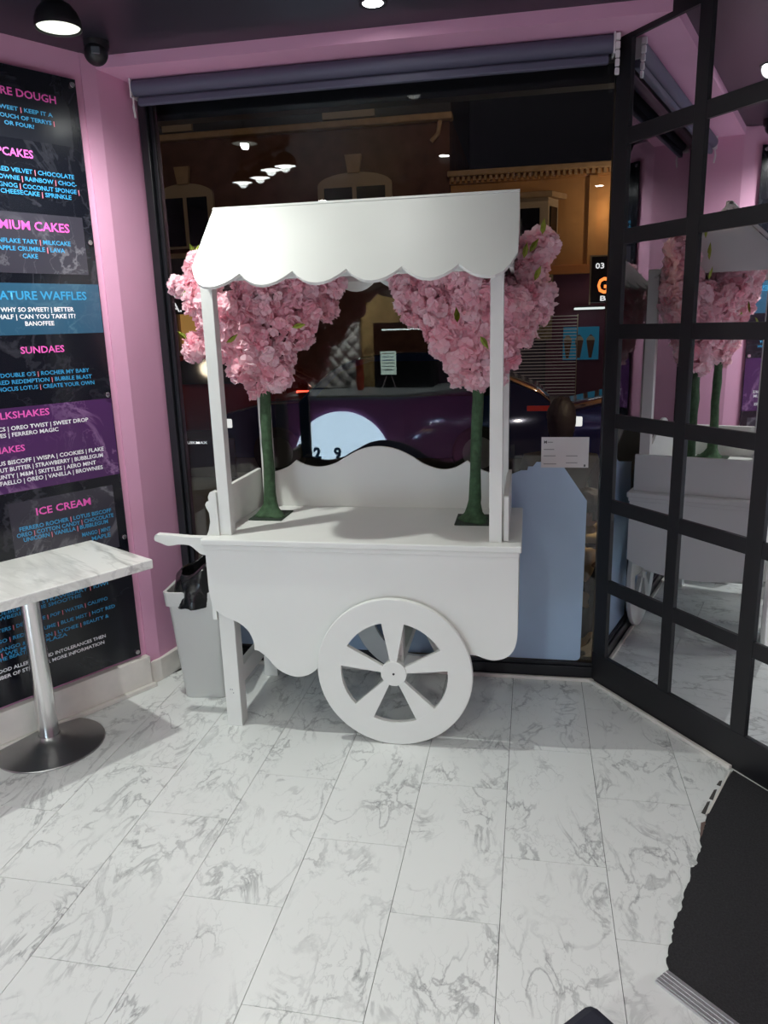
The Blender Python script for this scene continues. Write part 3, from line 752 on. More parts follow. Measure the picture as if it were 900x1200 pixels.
# ================================================================== DOOR MAT, FLOOR EDGE, STOOL
R = random.Random(9)
edge = [(.752, 2.600), (.735, 2.572), (.659, 2.432), (.600, 2.315), (.585, 2.262), (.566, 2.225), (.553, 2.160), (.530, 2.105), (.522, 2.075), (.505, 2.055), (.487, 1.995), (.462, 1.945), (.440, 1.875), (.418, 1.83), (.405, 1.79), (.390, 1.745), (.378, 1.70), (.372, 1.66), (.369, 1.622)]
jag = []
for (a, b) in zip(edge, edge[1:]):
    for k in range(4):
        t = k/4; jag.append((a[0]+(b[0]-a[0])*t + ((R.uniform(-.0035, .0035)+.0015*math.sin(37*b[1])) if b[1] < 2.3 else 0), a[1]+(b[1]-a[1])*t))
mx_, my_ = MX+1.68*math.cos(MA)-.012, MY+1.68*math.sin(MA)
mat_poly = jag + [(.369, 1.622), (.64, 1.36), (1.15, 1.10), (1.18, my_), (mx_, my_)]
dm = obj('door_mat', prism(bmesh.new(), mat_poly[::-1], .0004, .007, 'z'), CARPET); tag(dm, 'black carpet door mat with ragged edge cut into the marble floor', 'mat')
up = obj('underlay_scrap', prism(bmesh.new(), [(.575, 2.275), (.592, 2.285), (.567, 2.215), (.556, 2.195)], .0002, .0078, 'z'), mat('brown_underlay', srgb(110, 92, 86), .9)); tag(up, 'small brown scrap of underlay showing at the door mat edge', 'underlay')
ex = obj('floor_edge_trim', prism(bmesh.new(), [(.728, 2.575), (.744, 2.596), (.612, 2.330), (.598, 2.322)], .0002, .0085, 'z'), CREAM); tag(ex, 'broken white edging strip along the mat by the mirror', 'edging')
for (x, y, l) in ((.702, 2.533, .03), (.672, 2.476, .06), (.634, 2.402, .07), ):
    bm = prism(bmesh.new(), [(x-.012, y), (x-.002, y+.004), (x-.002-l*.45, y-l), (x-.013-l*.45, y-l+.006)], .0001, .002, 'z')
    o_ = obj('floor_chip', bm, UNDER); tag(o_, {.03: 'short dark chip in the floor edge nearest the mirror', .06: 'dark chip in the floor edge, middle of three', .07: 'longest dark chip in the floor edge by the brown scrap'}[l], 'chip', 'chips in the floor edge')
d_ = Vector((.27, -.262)).normalized(); n_ = Vector((-d_.y, d_.x))
sp = Vector((.335, 1.625)); st = empty('threshold_strip', (sp.x, sp.y, 0), 0, 'ribbed aluminium threshold strip at the mat corner', 'strip')
q = [sp, sp + d_*.42, sp + d_*.42 + n_*.052, sp + n_*.052]
obj('plate', prism(bmesh.new(), [(p.x, p.y) for p in q], .0002, .0075, 'z'), ALU, st)
for k in range(4):
    a = sp + n_*(.006+.0115*k); bq = a + d_*.42
    obj('rib', prism(bmesh.new(), [(a.x, a.y), (bq.x, bq.y), (bq.x+n_.x*.006, bq.y+n_.y*.006), (a.x+n_.x*.006, a.y+n_.y*.006)], .0075, .0095, 'z'), ALU, st)
sx, sy = .126, .945
so = empty('low_stool', (sx, sy, 0), math.radians(45), 'dark square low stool with rounded corner at bottom edge of the view', 'stool')
obj('seat', nb(-.125, .125, -.125, .125, .40, .45, .02), mat('dark_navy_seat', srgb(32, 34, 46), .5), so, local=True)
for ax in (-.10, .10):
    for ay in (-.10, .10): obj('leg', nb(ax-.015, ax+.015, ay-.015, ay+.015, 0, .405, .002), BLACK, so, local=True)

# ================================================================== BACK OF THE SHOP (seen in the glass)
COUNTER = mat('pink_counter_front', srgb(160, 96, 150), .5); WORKTOP = mat('grey_worktop', srgb(150, 158, 160), .3)
SIGNLIT = mat('lit_sign_face', srgb(215, 232, 244), .3, emit=srgb(196, 224, 244), estr=10)
TEALP = mat('teal_print_mark', srgb(14, 70, 92), .4)
sc = empty('serving_counter', (-2.0, -1.5, 0), 0, 'pink serving counter with grey worktop reflected in the window', 'counter')
obj('front_panel', prism(bmesh.new(), [(-2.56, -1.20), (-1.26, -1.20), (-.55, -2.2), (-.62, -2.25), (-1.32, -1.26), (-2.56, -1.26)][::-1], 0, .845, 'z'), COUNTER, sc)
obj('worktop', prism(bmesh.new(), [(-2.60, -1.16), (-1.23, -1.16), (-.50, -2.2), (-.80, -2.66), (-2.60, -1.85)][::-1], .845, .895, 'z', .003), WORKTOP, sc)
obj('carcass', prism(bmesh.new(), [(-2.56, -1.26), (-1.32, -1.26), (-.66, -2.2), (-.84, -2.62), (-2.56, -1.80)][::-1], 0, .845, 'z'), BLACK, sc)
ls = empty('light_sign', (-1.93, -1.19, 0), 0, 'round-topped white illuminated sign with two teal marks on the counter front', 'sign')
dome = arc(-1.93, .20, .525, 0, 180, 36) + [(-2.455, .06), (-1.405, .06)]
obj('face', prism(bmesh.new(), dome, -1.198, -1.170, 'y', .004), SIGNLIT, ls)
for k, x in (('2', -2.245), ('9', -2.02)):
    bm = word_bm(EXTRA[k], x, .225, .085, .125, 0, False)
    for v in bm.verts: v.co.y = -1.168
    obj('sign_mark', bm, TEALP, ls)
qp = empty('quilted_panel', (-2.45, -2.66, .9), 0, 'white quilted wall panel behind the counter', 'wall panel')
bm = bmesh.new(); nx, nz = 60, 60; gr = []
for i in range(nx+1):
    row = []
    for j in range(nz+1):
        u, v = i/nx*5, j/nz*5
        row.append(bm.verts.new((-2.90+.88*i/nx, -2.66 + .035*abs(math.sin(PI*(u+v)))**.5*abs(math.sin(PI*(u-v)))**.5, .86+.95*j/nz)))
    gr.append(row)
for i in range(nx):
    for j in range(nz): bm.faces.new((gr[i][j], gr[i][j+1], gr[i+1][j+1], gr[i+1][j]))
bmesh.ops.recalc_face_normals(bm, faces=bm.faces[:]); obj('padding', bm, mat('white_quilt', srgb(232, 230, 226), .6), qp, smooth=180)
obj('backing', nb(-2.91, -2.01, -2.695, -2.675, .85, 1.82), CREAM, qp)
wp = obj('shelf_back_panel', nb(-2.0, -1.42, -2.695, -2.665, .82, 2.0), mat('tan_board', srgb(214, 180, 120), .6)); tag(wp, 'tan wooden board on the back wall right of the quilted panel', 'board')
fd = empty('display_fridge', (-1.35, -2.3, .9), 0, 'black glass-fronted display fridge standing on the worktop', 'fridge')
obj('cabinet', nb(-1.72, -1.04, -2.56, -2.02, .896, 1.62, .01), BLACK, fd)
obj('door_glass', nb(-1.69, -1.07, -2.02, -2.012, .93, 1.52, .002), mat('dark_glass', srgb(14, 15, 17), .08), fd)
obj('light_strip', nb(-1.62, -1.14, -2.012, -2.005, 1.535, 1.55), mat('fridge_light', (1, 1, 1), .3, emit=(.8, 1, .95), estr=6), fd)
es = empty('table_easel', (-1.45, -1.42, .895), 0, 'small lit price board on an easel on the worktop', 'easel')
obj('board', nb(-1.53, -1.365, -1.43, -1.42, 1.085, 1.325), mat('lit_price_sheet', srgb(225, 245, 235), .4, emit=srgb(214, 244, 230), estr=3.4), es)
for z in (1.30, 1.265, 1.23, 1.20, 1.165, 1.13): obj('print_line', nb(-1.51, -1.385, -1.42, -1.4185, z, z+.008), DARKINK, es)
obj('frame', prism(bmesh.new(), [(-1.54, 1.075), (-1.355, 1.075), (-1.355, 1.335), (-1.54, 1.335)], -1.436, -1.430, 'y'), BLACK, es)
for x in (-1.50, -1.39):
    bm = bmesh.new(); tube(bm, [(-1.445+(x+1.445)*.3, -1.44, 1.10), (x+(x+1.445)*.6, -1.40, .896)], .006, 6); obj('leg', bm, ALU, es)

pn = empty('pendant_lamp', (-1.02, -.74, 2.65), 0, 'brown woven bowl pendant lamp hanging behind the viewpoint, reflected under the canopy', 'lamp')
bm = bmesh.new(); lathe(bm, [(.004, 1.675), (.06, 1.68), (.12, 1.705), (.165, 1.75), (.19, 1.81), (.18, 1.81), (.15, 1.755), (.06, 1.70), (.004, 1.69)], (-1.02, -.74, 0), 32, False); obj('bowl', bm, mat('brown_weave', srgb(150, 96, 60), .7, bump=.8, bscale=40, var=.5, vscale=18), pn, smooth=40)
bm = bmesh.new(); tube(bm, [(-1.02, -.74, 1.69), (-1.02, -.74, 2.652)], .005, 6); obj('cord', bm, BLACK, pn)
cs = empty('cup_stack', (-1.83, -1.75, .895), 0, 'stack of orange paper cups on the worktop by the fridge', 'cups')
for k in range(5):
    bm = bmesh.new(); lathe(bm, [(.036, 0), (.045, .09), (.047, .092)], (-1.83, -1.75, .897+.06*k), 16); obj('cup', bm, mat('orange_card', srgb(206, 84, 50), .6), cs, smooth=40)

# ================================================================== STREET
ASPH = mat('asphalt', srgb(70, 70, 74), .7, bump=.4, bscale=20, var=.3, vscale=3); PAVE = mat('paving', srgb(140, 138, 134), .6, var=.2, vscale=2)
obj('pavement', nb(-16, 12, 3.46, 8.6, -.3, -.10), PAVE, kind='structure')
obj('road', nb(-16, 12, 8.6, 15, -.4, -.20), ASPH, kind='structure')
obj('far_pavement', nb(-16, 12, 15, 18.0, -.4, -.10), PAVE, kind='structure')
BRICK = mat('dark_brick', srgb(112, 76, 62), .85, var=.4, vscale=3); STONE = mat('sandstone_trim', srgb(190, 160, 126), .8, var=.2, vscale=5)
RENDER = mat('tan_render', srgb(206, 156, 102), .85, var=.25, vscale=1.2); DPANE = mat('dark_window_pane', srgb(24, 26, 30), .1)
SASH = mat('pale_sash', srgb(190, 172, 150), .7); MAROON = mat('maroon_shopfront', srgb(112, 62, 84), .5); TERRA = mat('orange_fascia', srgb(206, 134, 78), .6)
SLATE = mat('dark_slate', srgb(60, 60, 66), .7)
FY = 18.0
bA = empty('brick_building', (-7.5, FY, 0), 0, 'dark brick terrace across the street with pale arched window heads', 'building')
obj('wall', nb(-15, -1.76, FY, FY+6, -.1, 6.0), BRICK, bA); obj('attic_wall', nb(-15, -1.76, FY+.4, FY+6, 6.0, 9.5), SLATE, bA)
obj('cornice', nb(-15, -1.68, FY-.22, FY+.1, 5.86, 6.0, .03), STONE, bA); obj('string_course', nb(-15, -1.76, FY-.05, FY+.05, 3.28, 3.40), STONE, bA)
bm = bmesh.new(); tube(bm, [(-1.95, FY-.1, 5.86), (-2.0, FY-.1, 5.6), (-2.15, FY-.1, 5.45)], .05, 8); obj('gutter_pipe', bm, STONE, bA)
def sash(parent, x0, x1, z0, z1, y, arch=0, mull=1, key=False):
    f = empty('w', (0, 0, 0)); bpy.data.objects.remove(f)
    if arch:
        out_ = [(x0-.10, z0), (x1+.10, z0)] + [((x0+x1)/2 + (x1-x0+.2)/2*math.cos(a), z1 + arch*math.sin(a)) for a in [PI*i/14 for i in range(15)]]
        fr = obj('window', prism(bmesh.new(), out_, y-.10, y+.02, 'y'), SASH, parent)
    else:
        fr = obj('window', nb(x0-.10, x1+.10, y-.10, y+.02, z0-.10, z1+.10), SASH, parent)
    n = mull+1; wd = (x1-x0)/n
    for i in range(n):
        obj('pane', nb(x0+i*wd+.05, x0+(i+1)*wd-.05, y-.115, y-.09, z0+.05, z1-.05), DPANE, fr)
    if key: obj('keystone', prism(bmesh.new(), [((x0+x1)/2-.13, z1+arch-.02), ((x0+x1)/2+.13, z1+arch-.02), ((x0+x1)/2+.19, z1+arch+.36), ((x0+x1)/2-.19, z1+arch+.36)], y-.16, y-.05, 'y'), STONE, fr)
for x0, x1 in ((-8.60, -7.40), (-4.66, -3.15), (-12.6, -11.4)):
    sash(bA, x0, x1, 3.5, 4.68, FY, .26, 1, True)
for x0, x1 in ((-8.50, -7.96), (-4.58, -3.58), (-12.4, -11.6)):
    sash(bA, x0, x1, 6.26, 7.5, FY+.4, 0, 1 if x1-x0 > .6 else 0)
# lit shop under it
AMBER = mat('lit_shop_interior', srgb(200, 150, 70), .6, emit=srgb(214, 160, 84), estr=.38)
sf = empty('takeaway_shopfront', (-7.6, FY-.3, 0), 0, 'lit takeaway shopfront with white lettering seen at left edge of the glass', 'shopfront')
obj('fascia', nb(-9.6, -6.2, FY-.45, FY, 1.98, 3.25), mat('charcoal_fascia', srgb(54, 56, 58), .6), sf)
obj('interior', nb(-9.5, -6.3, FY-.30, FY-.05, .3, 1.98), AMBER, sf)
obj('stall_riser', nb(-9.6, -6.2, FY-.42, FY, -.1, .3), MAROON, sf)
for x in (-9.55, -8.35, -7.25, -6.25): obj('mullion', nb(x-.06, x+.06, FY-.42, FY-.28, .3, 1.98), SASH if x != -8.35 else STONE, sf)
WL = mat('lit_white_letters', (1, 1, 1), .4, emit=(1, 1, 1), estr=.75)
obj('lettering', word_bm(EXTRA['EDIE'], -8.42, 2.38, .62, .22, FY-.46), WL, sf)
obj('lettering', word_bm(EXTRA['A.'], -8.42, 2.04, .26, .22, FY-.46), WL, sf)
cols = [srgb(190, 60, 50), srgb(80, 150, 170), srgb(90, 140, 80), srgb(220, 170, 80), srgb(160, 60, 70)]
PM = [mat('poster_print', c, .6, emit=c, estr=.12) for c in cols]
for i, (x, z, w_, h_) in enumerate(((-8.25, 1.05, .16, .2), (-8.05, 1.08, .22, .16), (-7.78, .75, .5, .42), (-8.22, 1.3, .12, .1), (-8.0, 1.36, .3, .08), (-7.0, .9, .4, .5))):
    obj('poster', nb(x, x+w_, FY-.33, FY-.30, z, z+h_), PM[i % 5], sf)

bB = empty('rendered_building', (2.5, FY, 0), 0, 'tan rendered corner building across the street with bay window and dentil cornice', 'building')
obj('wall', nb(-1.74, 9, FY, FY+6, 2.75, 4.62), RENDER, bB); obj('parapet', nb(-1.80, 9, FY-.16, FY+6, 4.70, 4.82, .02), STONE, bB)
obj('frieze', nb(-1.76, 9, FY-.04, FY+6, 4.56, 4.70), RENDER, bB)
for i in range(40): obj('dentil', nb(-1.72+i*.12, -1.66+i*.12, FY-.12, FY-.02, 4.60, 4.70), STONE, bB)
by_ = obj('bay', prism(bmesh.new(), [(-.75, FY), (-.55, FY-.45), (.38, FY-.45), (.60, FY)][::-1], 3.0, 4.12, 'z'), SASH, bB)
obj('bay_roof', prism(bmesh.new(), [(-.85, FY), (-.62, FY-.55), (.45, FY-.55), (.78, FY)][::-1], 4.12, 4.24, 'z', .02), STONE, bB)
obj('pane', nb(-.42, .20, FY-.47, FY-.44, 3.20, 3.92), DPANE, by_)
obj('pane', prism(bmesh.new(), [(.42, FY-.40), (.56, FY-.07), (.58, FY-.08), (.44, FY-.41)], 3.20, 3.95, 'z'), DPANE, by_)
obj('pilaster', nb(1.24, 1.42, FY-.10, FY, 2.75, 4.56), RENDER, bB)
obj('fascia', nb(-1.74, 1.30, FY-.18, FY, 2.56, 2.75, .01), TERRA, bB)
obj('shopfront', nb(-1.74, 9, FY-.02, FY+.5, -.1, 2.56), MAROON, bB)
obj('stone_pier', nb(.17, .52, FY-.30, FY-.02, 1.15, 2.56), mat('pebbledash', srgb(176, 160, 122), .9, bump=1, bscale=16, var=.45, vscale=14), bB)
obj('shop_door', nb(-.60, .40, FY-.06, FY-.02, -.1, 1.9), SLATE, bB)
bm = bmesh.new()
for i in range(26): box(bm, -.56, 1.06, FY-.32, FY-.31, 1.66-.071*i, 1.675-.071*i)
obj('window_blind', bm, mat('pale_slats', srgb(196, 186, 176), .5, emit=srgb(196, 186, 176), estr=.10), bB, kind='stuff')
for x in (1.06, -.56): obj('blind_cord', nb(x, x+.02, FY-.325, FY-.305, -.1, 1.70), SASH, bB)
DIMB = mat('teal_poster', srgb(34, 120, 150), .5, emit=srgb(30, 110, 140), estr=.25)
ps = obj('dessert_poster', nb(.78, 1.56, FY-.06, FY-.03, .70, 1.42), DIMB, bB)
for x in (.88, 1.13, 1.38):
    obj('sundae_picture', prism(bmesh.new(), [(x-.03, .74), (x+.03, .74), (x+.09, 1.12), (x+.06, 1.2), (x, 1.26), (x-.06, 1.2), (x-.09, 1.12)], FY-.075, FY-.06, 'y'), mat('brown_sundae', srgb(120, 84, 56), .6), ps)
    obj('cream_picture', prism(bmesh.new(), arc(x, 1.13, .09, 0, 180, 8), FY-.080, FY-.074, 'y'), mat('cream_print', srgb(220, 206, 180), .6), ps)
wl_ = empty('wall_lantern', (1.74, FY-.2, 3.8), 0, 'bright lantern fixed to the tan facade by the window frame', 'lantern')
obj('lamp_glass', nb(1.70, 1.80, FY-.28, FY-.18, 3.70, 4.0, .02), mat('lantern_glow', (1, .8, .5), .4, emit=(1, .72, .4), estr=5), wl_); obj('bracket', nb(1.72, 1.78, FY-.2, FY, 3.98, 4.04), BLACK, wl_)
gs = empty('illuminated_sign', (1.7, FY-.7, 1.9), 0, 'black window sign with glowing orange letters and white digits', 'sign')
obj('panel', nb(1.30, 2.50, FY-.66, FY-.60, 1.92, 2.86, .01), BLACK, gs)
obj('frame', prism(bmesh.new(), [(1.27, 1.89), (1.30, 1.89), (1.30, 2.86), (2.5, 2.86), (2.5, 2.89), (1.27, 2.89)], FY-.68, FY-.60, 'y'), SASH, gs)
OR = mat('orange_neon', (1, .3, .08), .4, emit=(1, .24, .05), estr=1.6)
obj('lettering', word_bm(EXTRA['GA'], 1.43, 2.12, .50, .34, FY-.665), OR, gs)
obj('lettering', word_bm(EXTRA['BALL'], 1.50, 1.96, .50, .11, FY-.665), WL, gs)
obj('lettering', word_bm(EXTRA['03'], 1.38, 2.62, .18, .12, FY-.665), WL, gs)
sl = obj('shelf_light', nb(.98, 1.60, FY-.75, FY-.35, 1.79, 1.83, .01), mat('shelf_glow', (1, 1, 1), .4, emit=(.9, 1, .95), estr=.9)); tag(sl, 'white lit canopy strip under the orange sign', 'light')
obj('bracket', nb(1.0, 1.58, FY-.40, FY-.02, 1.83, 1.86), BLACK, sl)

# cars parked along the kerb
TYRE = mat('tyre_rubber', (.015, .015, .016), .8); GLS = mat('car_glass', srgb(30, 36, 42), .08)
def car(name, x0, y0, Ln, paint, label, rz=0, taillight=False, plate=None):
    t = empty(name, (x0, y0, -.2), rz, label, 'car')
    h = .10
    prof = [(0, .35), (.03, .62), (.12, .80), (.25*Ln*.55, .90)] + spline([(.26*Ln, .93), (.36*Ln, 1.30), (.48*Ln, 1.45), (.70*Ln, 1.44), (.88*Ln, 1.15), (.97*Ln, 1.0)], 4) + [(Ln, .90), (Ln, .38), (Ln-.1, .24), (.1, .24)]
    bm = prism(bmesh.new(), prof, 0, 1.7, 'y', .05)
    for v in bm.verts:
        if v.co.z > .95: v.co.y = .85 + (v.co.y-.85)*(1-.32*(v.co.z-.95)/.5)
    obj('body', bm, paint, t, local=True, smooth=35)
    gp = [(.315*Ln, .98), (.385*Ln, 1.27), (.48*Ln, 1.38), (.69*Ln, 1.37), (.83*Ln, 1.12), (.86*Ln, .98)]
    for y, s in ((-.004, 1), (1.70, -1)):
        bm = prism(bmesh.new(), gp, y, y+.006, 'y')
        for v in bm.verts:
            if v.co.z > .95: v.co.y += s*(.272*(v.co.z-.95)/.5*1.0 - .004)
        obj('side_window', bm, GLS, t, local=True)
    for wx in (.19*Ln, .80*Ln):
        for y in (-.01, 1.50):
            wo = obj('wheel', prism(bmesh.new(), arc(wx, .32, .32, 0, 360, 28)[:-1], y, y+.21, 'y', .03), TYRE, t, local=True)
            obj('hubcap', prism(bmesh.new(), arc(wx, .32, .19, 0, 360, 20)[:-1], y-.006 if y < 0 else y+.20, y+.01 if y < 0 else y+.216, 'y'), STEEL, wo, local=True)
    for y in (.08, 1.34):
        obj('headlight', nb(-.012, .20, y-.088 if y < 1 else y+.06, y+.30 if y < 1 else y+.366, .62, .74, .02), mat('headlight', (1, 1, 1), .1, emit=(1, 1, .95), estr=.8), t, local=True)
        obj('tail_light', nb(Ln-.26, Ln+.012, y-.092 if y < 1 else y+.09, y+.28 if y < 1 else y+.372, .80, .86, .01), mat('red_tail_light', (.6, .02, .01), .2, emit=(1, .08, .04), estr=3.0 if taillight else .05), t, local=True)
    return t
c1 = car('red_car', -7.1, 11.2, 3.9, mat('dark_red_paint', srgb(150, 40, 28), .12, .3, coat=1), 'dark red hatchback with glowing tail light parked beyond the blue car', 0, True)
c2 = car('blue_car', -3.74, 8.75, 4.0, mat('dark_blue_paint', srgb(34, 56, 104), .12, .3, coat=1), 'dark blue car with lit headlamp seen low through the left of the glass')
c3 = car('violet_car', .42, 8.75, 4.2, mat('blue_violet_paint', srgb(52, 66, 148), .1, .3, coat=1), 'blue car with reflecting bonnet at right behind the seated people')
bbx = empty('a_board', (-4.0, 8.3, -.1), 0, 'dark red kerbside board with small white lettering by the blue car', 'sign')
obj('panel', nb(-4.35, -3.35, 8.28, 8.32, -.1, .36, .01), mat('dark_red_board', srgb(64, 26, 24), .5), bbx)
obj('lettering', word_bm(EXTRA['DUIKMAX'], -3.98, .30, .30, .034, 8.279), WL, bbx)

# ------------------------------------------------------------------ people outside the glass
SKIN = mat('brown_skin', srgb(150, 92, 70), .55); HAIR = mat('black_hair', srgb(34, 26, 24), .6, bump=.8, bscale=60)
DARKC = mat('black_coat', srgb(34, 32, 36), .8); DENIM = mat('dark_trousers', srgb(40, 42, 52), .8)
def camo():
    m = bpy.data.materials.new('cream_and_black_fabric'); m.use_nodes = True; nt = m.node_tree; N = nt.nodes; L = nt.links
    tc = N.new('ShaderNodeTexCoord'); n = N.new('ShaderNodeTexNoise'); n.inputs['Scale'].default_value = 7; n.inputs['Detail'].default_value = 1
    L.new(tc.outputs['Object'], n.inputs['Vector']); r = N.new('ShaderNodeValToRGB'); r.color_ramp.interpolation = 'CONSTANT'
    r.color_ramp.elements[0].color = srgb(34, 30, 30); r.color_ramp.elements[1].position = .47; r.color_ramp.elements[1].color = srgb(228, 196, 142)
    e = r.color_ramp.elements.new(.60); e.color = srgb(120, 84, 54)
    L.new(n.outputs[0], r.inputs[0]); L.new(r.outputs[0], N['Principled BSDF'].inputs['Base Color']); N['Principled BSDF'].inputs['Roughness'].default_value = .8
    return m
CAMO = camo()
def skin(name, pts, edges, m, parent, root=0, sub=2):
    me = bpy.data.meshes.new(name); me.from_pydata([p[:3] for p in pts], edges, []); o = bpy.data.objects.new(name, me); COL.objects.link(o)
    md = o.modifiers.new('skin', 'SKIN'); md.use_smooth_shade = True
    for i, p in enumerate(pts):
        r = p[3]; q = p[4] if len(p) > 4 else r
        me.skin_vertices[0].data[i].radius = (r, q); me.skin_vertices[0].data[i].use_root = i == root
    s = o.modifiers.new('sub', 'SUBSURF'); s.levels = s.render_levels = sub
    bpy.context.view_layer.update()
    me2 = bpy.data.meshes.new_from_object(o.evaluated_get(bpy.context.evaluated_depsgraph_get())); me2.name = name
    bpy.data.objects.remove(o); bpy.data.meshes.remove(me)
    o = bpy.data.objects.new(name, me2); COL.objects.link(o); me2.materials.clear(); me2.materials.append(m)
    for p in me2.polygons: p.use_smooth = True
    o.parent = parent; return o
def head(parent, c, s, face):
    """head facing along +x of the local frame (rotated by face); returns skull + features joined"""
    bm = bmesh.new(); bmesh.ops.create_uvsphere(bm, u_segments=28, v_segments=20, radius=1)
    for v in bm.verts:
        x, y, z = v.co
        k = 1 - .22*max(0, -z)**1.5; x2 = x*(.98 if x > 0 else 1.02)*k + (.10*max(0, -z) if x > -.2 else 0); y2 = y*.80*k
        if x > .55: x2 -= .10*math.exp(-((z-.12)/.16)**2)*(1 if abs(y) > .14 else .3)       # eye sockets
        v.co = Vector((x2, y2, z*1.22))
    def blob(c_, r_):
        g_ = bmesh.ops.create_uvsphere(bm, u_segments=12, v_segments=8, radius=1)
        for v in g_['verts']: v.co = Vector((c_[0]+v.co.x*r_[0], c_[1]+v.co.y*r_[1], c_[2]+v.co.z*r_[2]))
    blob((1.0, 0, -.15), (.20, .14, .24)); blob((.96, 0, -.58), (.10, .26, .07)); blob((.95, 0, -.50), (.10, .24, .05))
    for sy_ in (-1, 1): blob((-.02, sy_*.80, -.02), (.22, .10, .32)); 
    bm.transform(Matrix.Translation(c) @ Matrix.Rotation(face, 4, 'Z') @ Matrix.Scale(s, 4))
    o = obj('head', bm, SKIN, parent, local=True, smooth=180)
    for sy_ in (-1, 1):
        bm = bmesh.new(); bmesh.ops.create_uvsphere(bm, u_segments=12, v_segments=8, radius=.10); bmesh.ops.translate(bm, verts=bm.verts[:], vec=(.80, sy_*.32, .12))
        bm.transform(Matrix.Translation(c) @ Matrix.Rotation(face, 4, 'Z') @ Matrix.Scale(s, 4)); obj('eye', bm, HAIR, o, local=True)
    return o
def hair(parent, c, s, face, long=False):
    bm = bmesh.new(); bmesh.ops.create_uvsphere(bm, u_segments=32, v_segments=22, radius=1); R_ = random.Random(4)
    for v in list(bm.verts):
        x, y, z = v.co
        if x > .25 and z < .45 or (z < -.2 and x > -.35 and not long): pass
        k = 1.12 + .03*math.sin(14*y+9*x) + R_.uniform(-.02, .02)
        v.co = Vector((x*k-.08, y*.86*k, z*1.27*k + (-.5*max(0, -z) if long else 0)))
    dele = [v for v in bm.verts if (v.co.x > .30 and v.co.z < .55) or (v.co.z < -.10 and v.co.x > -.25) or v.co.z < (-1.5 if long else -.75)]
    bmesh.ops.delete(bm, geom=dele, context='VERTS')
    bmesh.ops.solidify(bm, geom=bm.faces[:], thickness=.08)
    bm.transform(Matrix.Translation(c) @ Matrix.Rotation(face, 4, 'Z') @ Matrix.Scale(s, 4))
    return obj('hair', bm, HAIR, parent, local=True, smooth=180)
def hand(parent, wrist, d, up, s, m):
    """palm, four unequal curled fingers and a thumb as one skinned mesh"""
    d = Vector(d).normalized(); up = Vector(up).normalized(); sd = d.cross(up).normalized(); w_ = Vector(wrist)
    P = [(*w_, .020*s, .016*s), (*(w_+d*.045*s), .030*s, .014*s)]; E = [(0, 1)]
    for i, (o_, l) in enumerate(((-.030, .068), (-.010, .078), (.010, .073), (.029, .058))):
        b0 = w_ + d*.082*s + sd*o_*s; k = len(P)
        P += [(*b0, .0095*s), (*(b0 + (d*.8-up*.35)*l*.5*s), .0085*s), (*(b0 + (d*1.15-up*1.0)*l*.72*s), .007*s)]
        E += [(1, k), (k, k+1), (k+1, k+2)]
    k = len(P); t0 = w_ + d*.03*s - sd*.036*s
    P += [(*t0, .011*s), (*(t0 + (d*.6-sd*.7)*.04*s), .0095*s), (*(t0 + (d*1.1-sd*.9-up*.3)*.055*s), .008*s)]; E += [(0, k), (k, k+1), (k+1, k+2)]
    return skin('hand', P, E, m, parent, 0, 1)
# a small child in a cream patterned coat, standing close to the glass, facing left
ch = empty('person', (.325, 3.86, -.075), 0, 'small child in cream and black patterned coat standing just outside the window', 'person')
skin('body', [(0, 0, .36, .095, .08), (0, 0, .47, .10, .085), (0, 0, .57, .085, .075), (.0, 0, .615, .035, .035), (-.0, 0, .655, .033),
              (0, .055, .33, .055), (-.01, .058, .19, .042), (0, .058, .05, .035), (-.06, .06, .02, .03),
              (0, -.055, .33, .055), (-.01, -.058, .19, .042), (0, -.058, .05, .035), (-.06, -.06, .02, .03),
              (0, .11, .565, .042), (-.02, .145, .44, .036), (-.09, .13, .35, .028), (0, -.11, .565, .042), (-.02, -.145, .44, .036), (-.09, -.13, .35, .028)],
     [(0, 1), (1, 2), (2, 3), (3, 4), (0, 5), (5, 6), (6, 7), (7, 8), (0, 9), (9, 10), (10, 11), (11, 12), (2, 13), (13, 14), (14, 15), (2, 16), (16, 17), (17, 18)], CAMO, ch)
skin('hood', [(.01, -.10, .60, .030), (-.055, -.06, .605, .030), (-.07, .0, .60, .030), (-.055, .06, .605, .030), (.01, .10, .60, .03), (.08, .05, .62, .045), (.085, -.05, .62, .045)],
     [(0, 1), (1, 2), (2, 3), (3, 4), (4, 5), (5, 6), (6, 0)], mat('cream_hood', srgb(232, 206, 158), .8), ch)
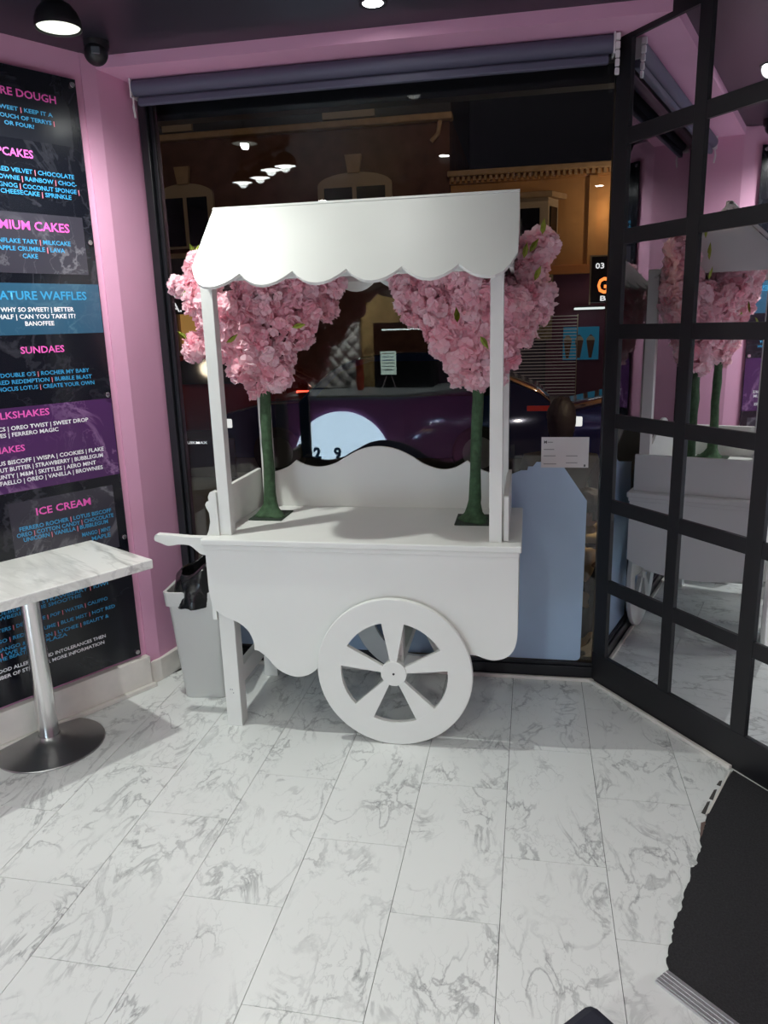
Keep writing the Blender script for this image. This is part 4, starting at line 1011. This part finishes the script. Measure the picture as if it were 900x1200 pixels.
h1 = head(ch, Vector((-.015, 0, .735)), .078, PI); hair(ch, Vector((-.015, 0, .735)), .078, PI)
hand(ch, (-.10, .128, .335), (-.8, 0, -.6), (0, 0, 1), .55, SKIN); hand(ch, (-.10, -.128, .335), (-.8, 0, -.6), (0, 0, 1), .55, SKIN)
# an adult sitting on a bench further out
bn = empty('street_bench', (.25, 5.0, -.1), 0, 'plain dark bench on the pavement under the sitting adult', 'bench')
for k in range(4): obj('slat', nb(-.55, 1.1, 4.80+.10*k, 4.88+.10*k, .32, .345, .004), mat('bench_wood', srgb(84, 62, 48), .7), bn)
for x in (-.45, 1.0): obj('leg', nb(x-.03, x+.03, 4.82, 5.16, -.1, .32, .004), BLACK, bn)
ad = empty('person', (.22, 4.98, -.19), PI, 'adult with dark hair in black coat sitting on a bench outside the window', 'person')
skin('body', [(0, 0, .54, .16, .13), (0, -.01, .70, .165, .12), (0, -.02, .88, .18, .11), (0, -.02, .97, .07), (0, -.03, 1.03, .055),
              (.09, -.05, .52, .085), (.11, -.42, .50, .068), (.11, -.46, .27, .052), (.11, -.44, .07, .042), (.11, -.55, .04, .04),
              (-.09, -.05, .52, .085), (-.11, -.42, .50, .068), (-.11, -.46, .27, .052), (-.11, -.44, .07, .042), (-.11, -.55, .04, .04),
              (.20, -.02, .90, .062), (.25, -.05, .66, .05), (.13, -.26, .60, .036), (-.20, -.02, .90, .062), (-.25, -.05, .66, .05), (-.13, -.26, .60, .036)],
     [(0, 1), (1, 2), (2, 3), (3, 4), (0, 5), (5, 6), (6, 7), (7, 8), (8, 9), (0, 10), (10, 11), (11, 12), (12, 13), (13, 14), (2, 15), (15, 16), (16, 17), (2, 18), (18, 19), (19, 20)], DARKC, ad)
head(ad, Vector((0, -.04, 1.17)), .098, -PI/2); hair(ad, Vector((0, -.04, 1.17)), .098, -PI/2, True)
hand(ad, (.125, -.285, .595), (-.4, -1, -.1), (0, 0, 1), 1, SKIN); hand(ad, (-.125, -.285, .595), (.4, -1, -.1), (0, 0, 1), 1, SKIN)
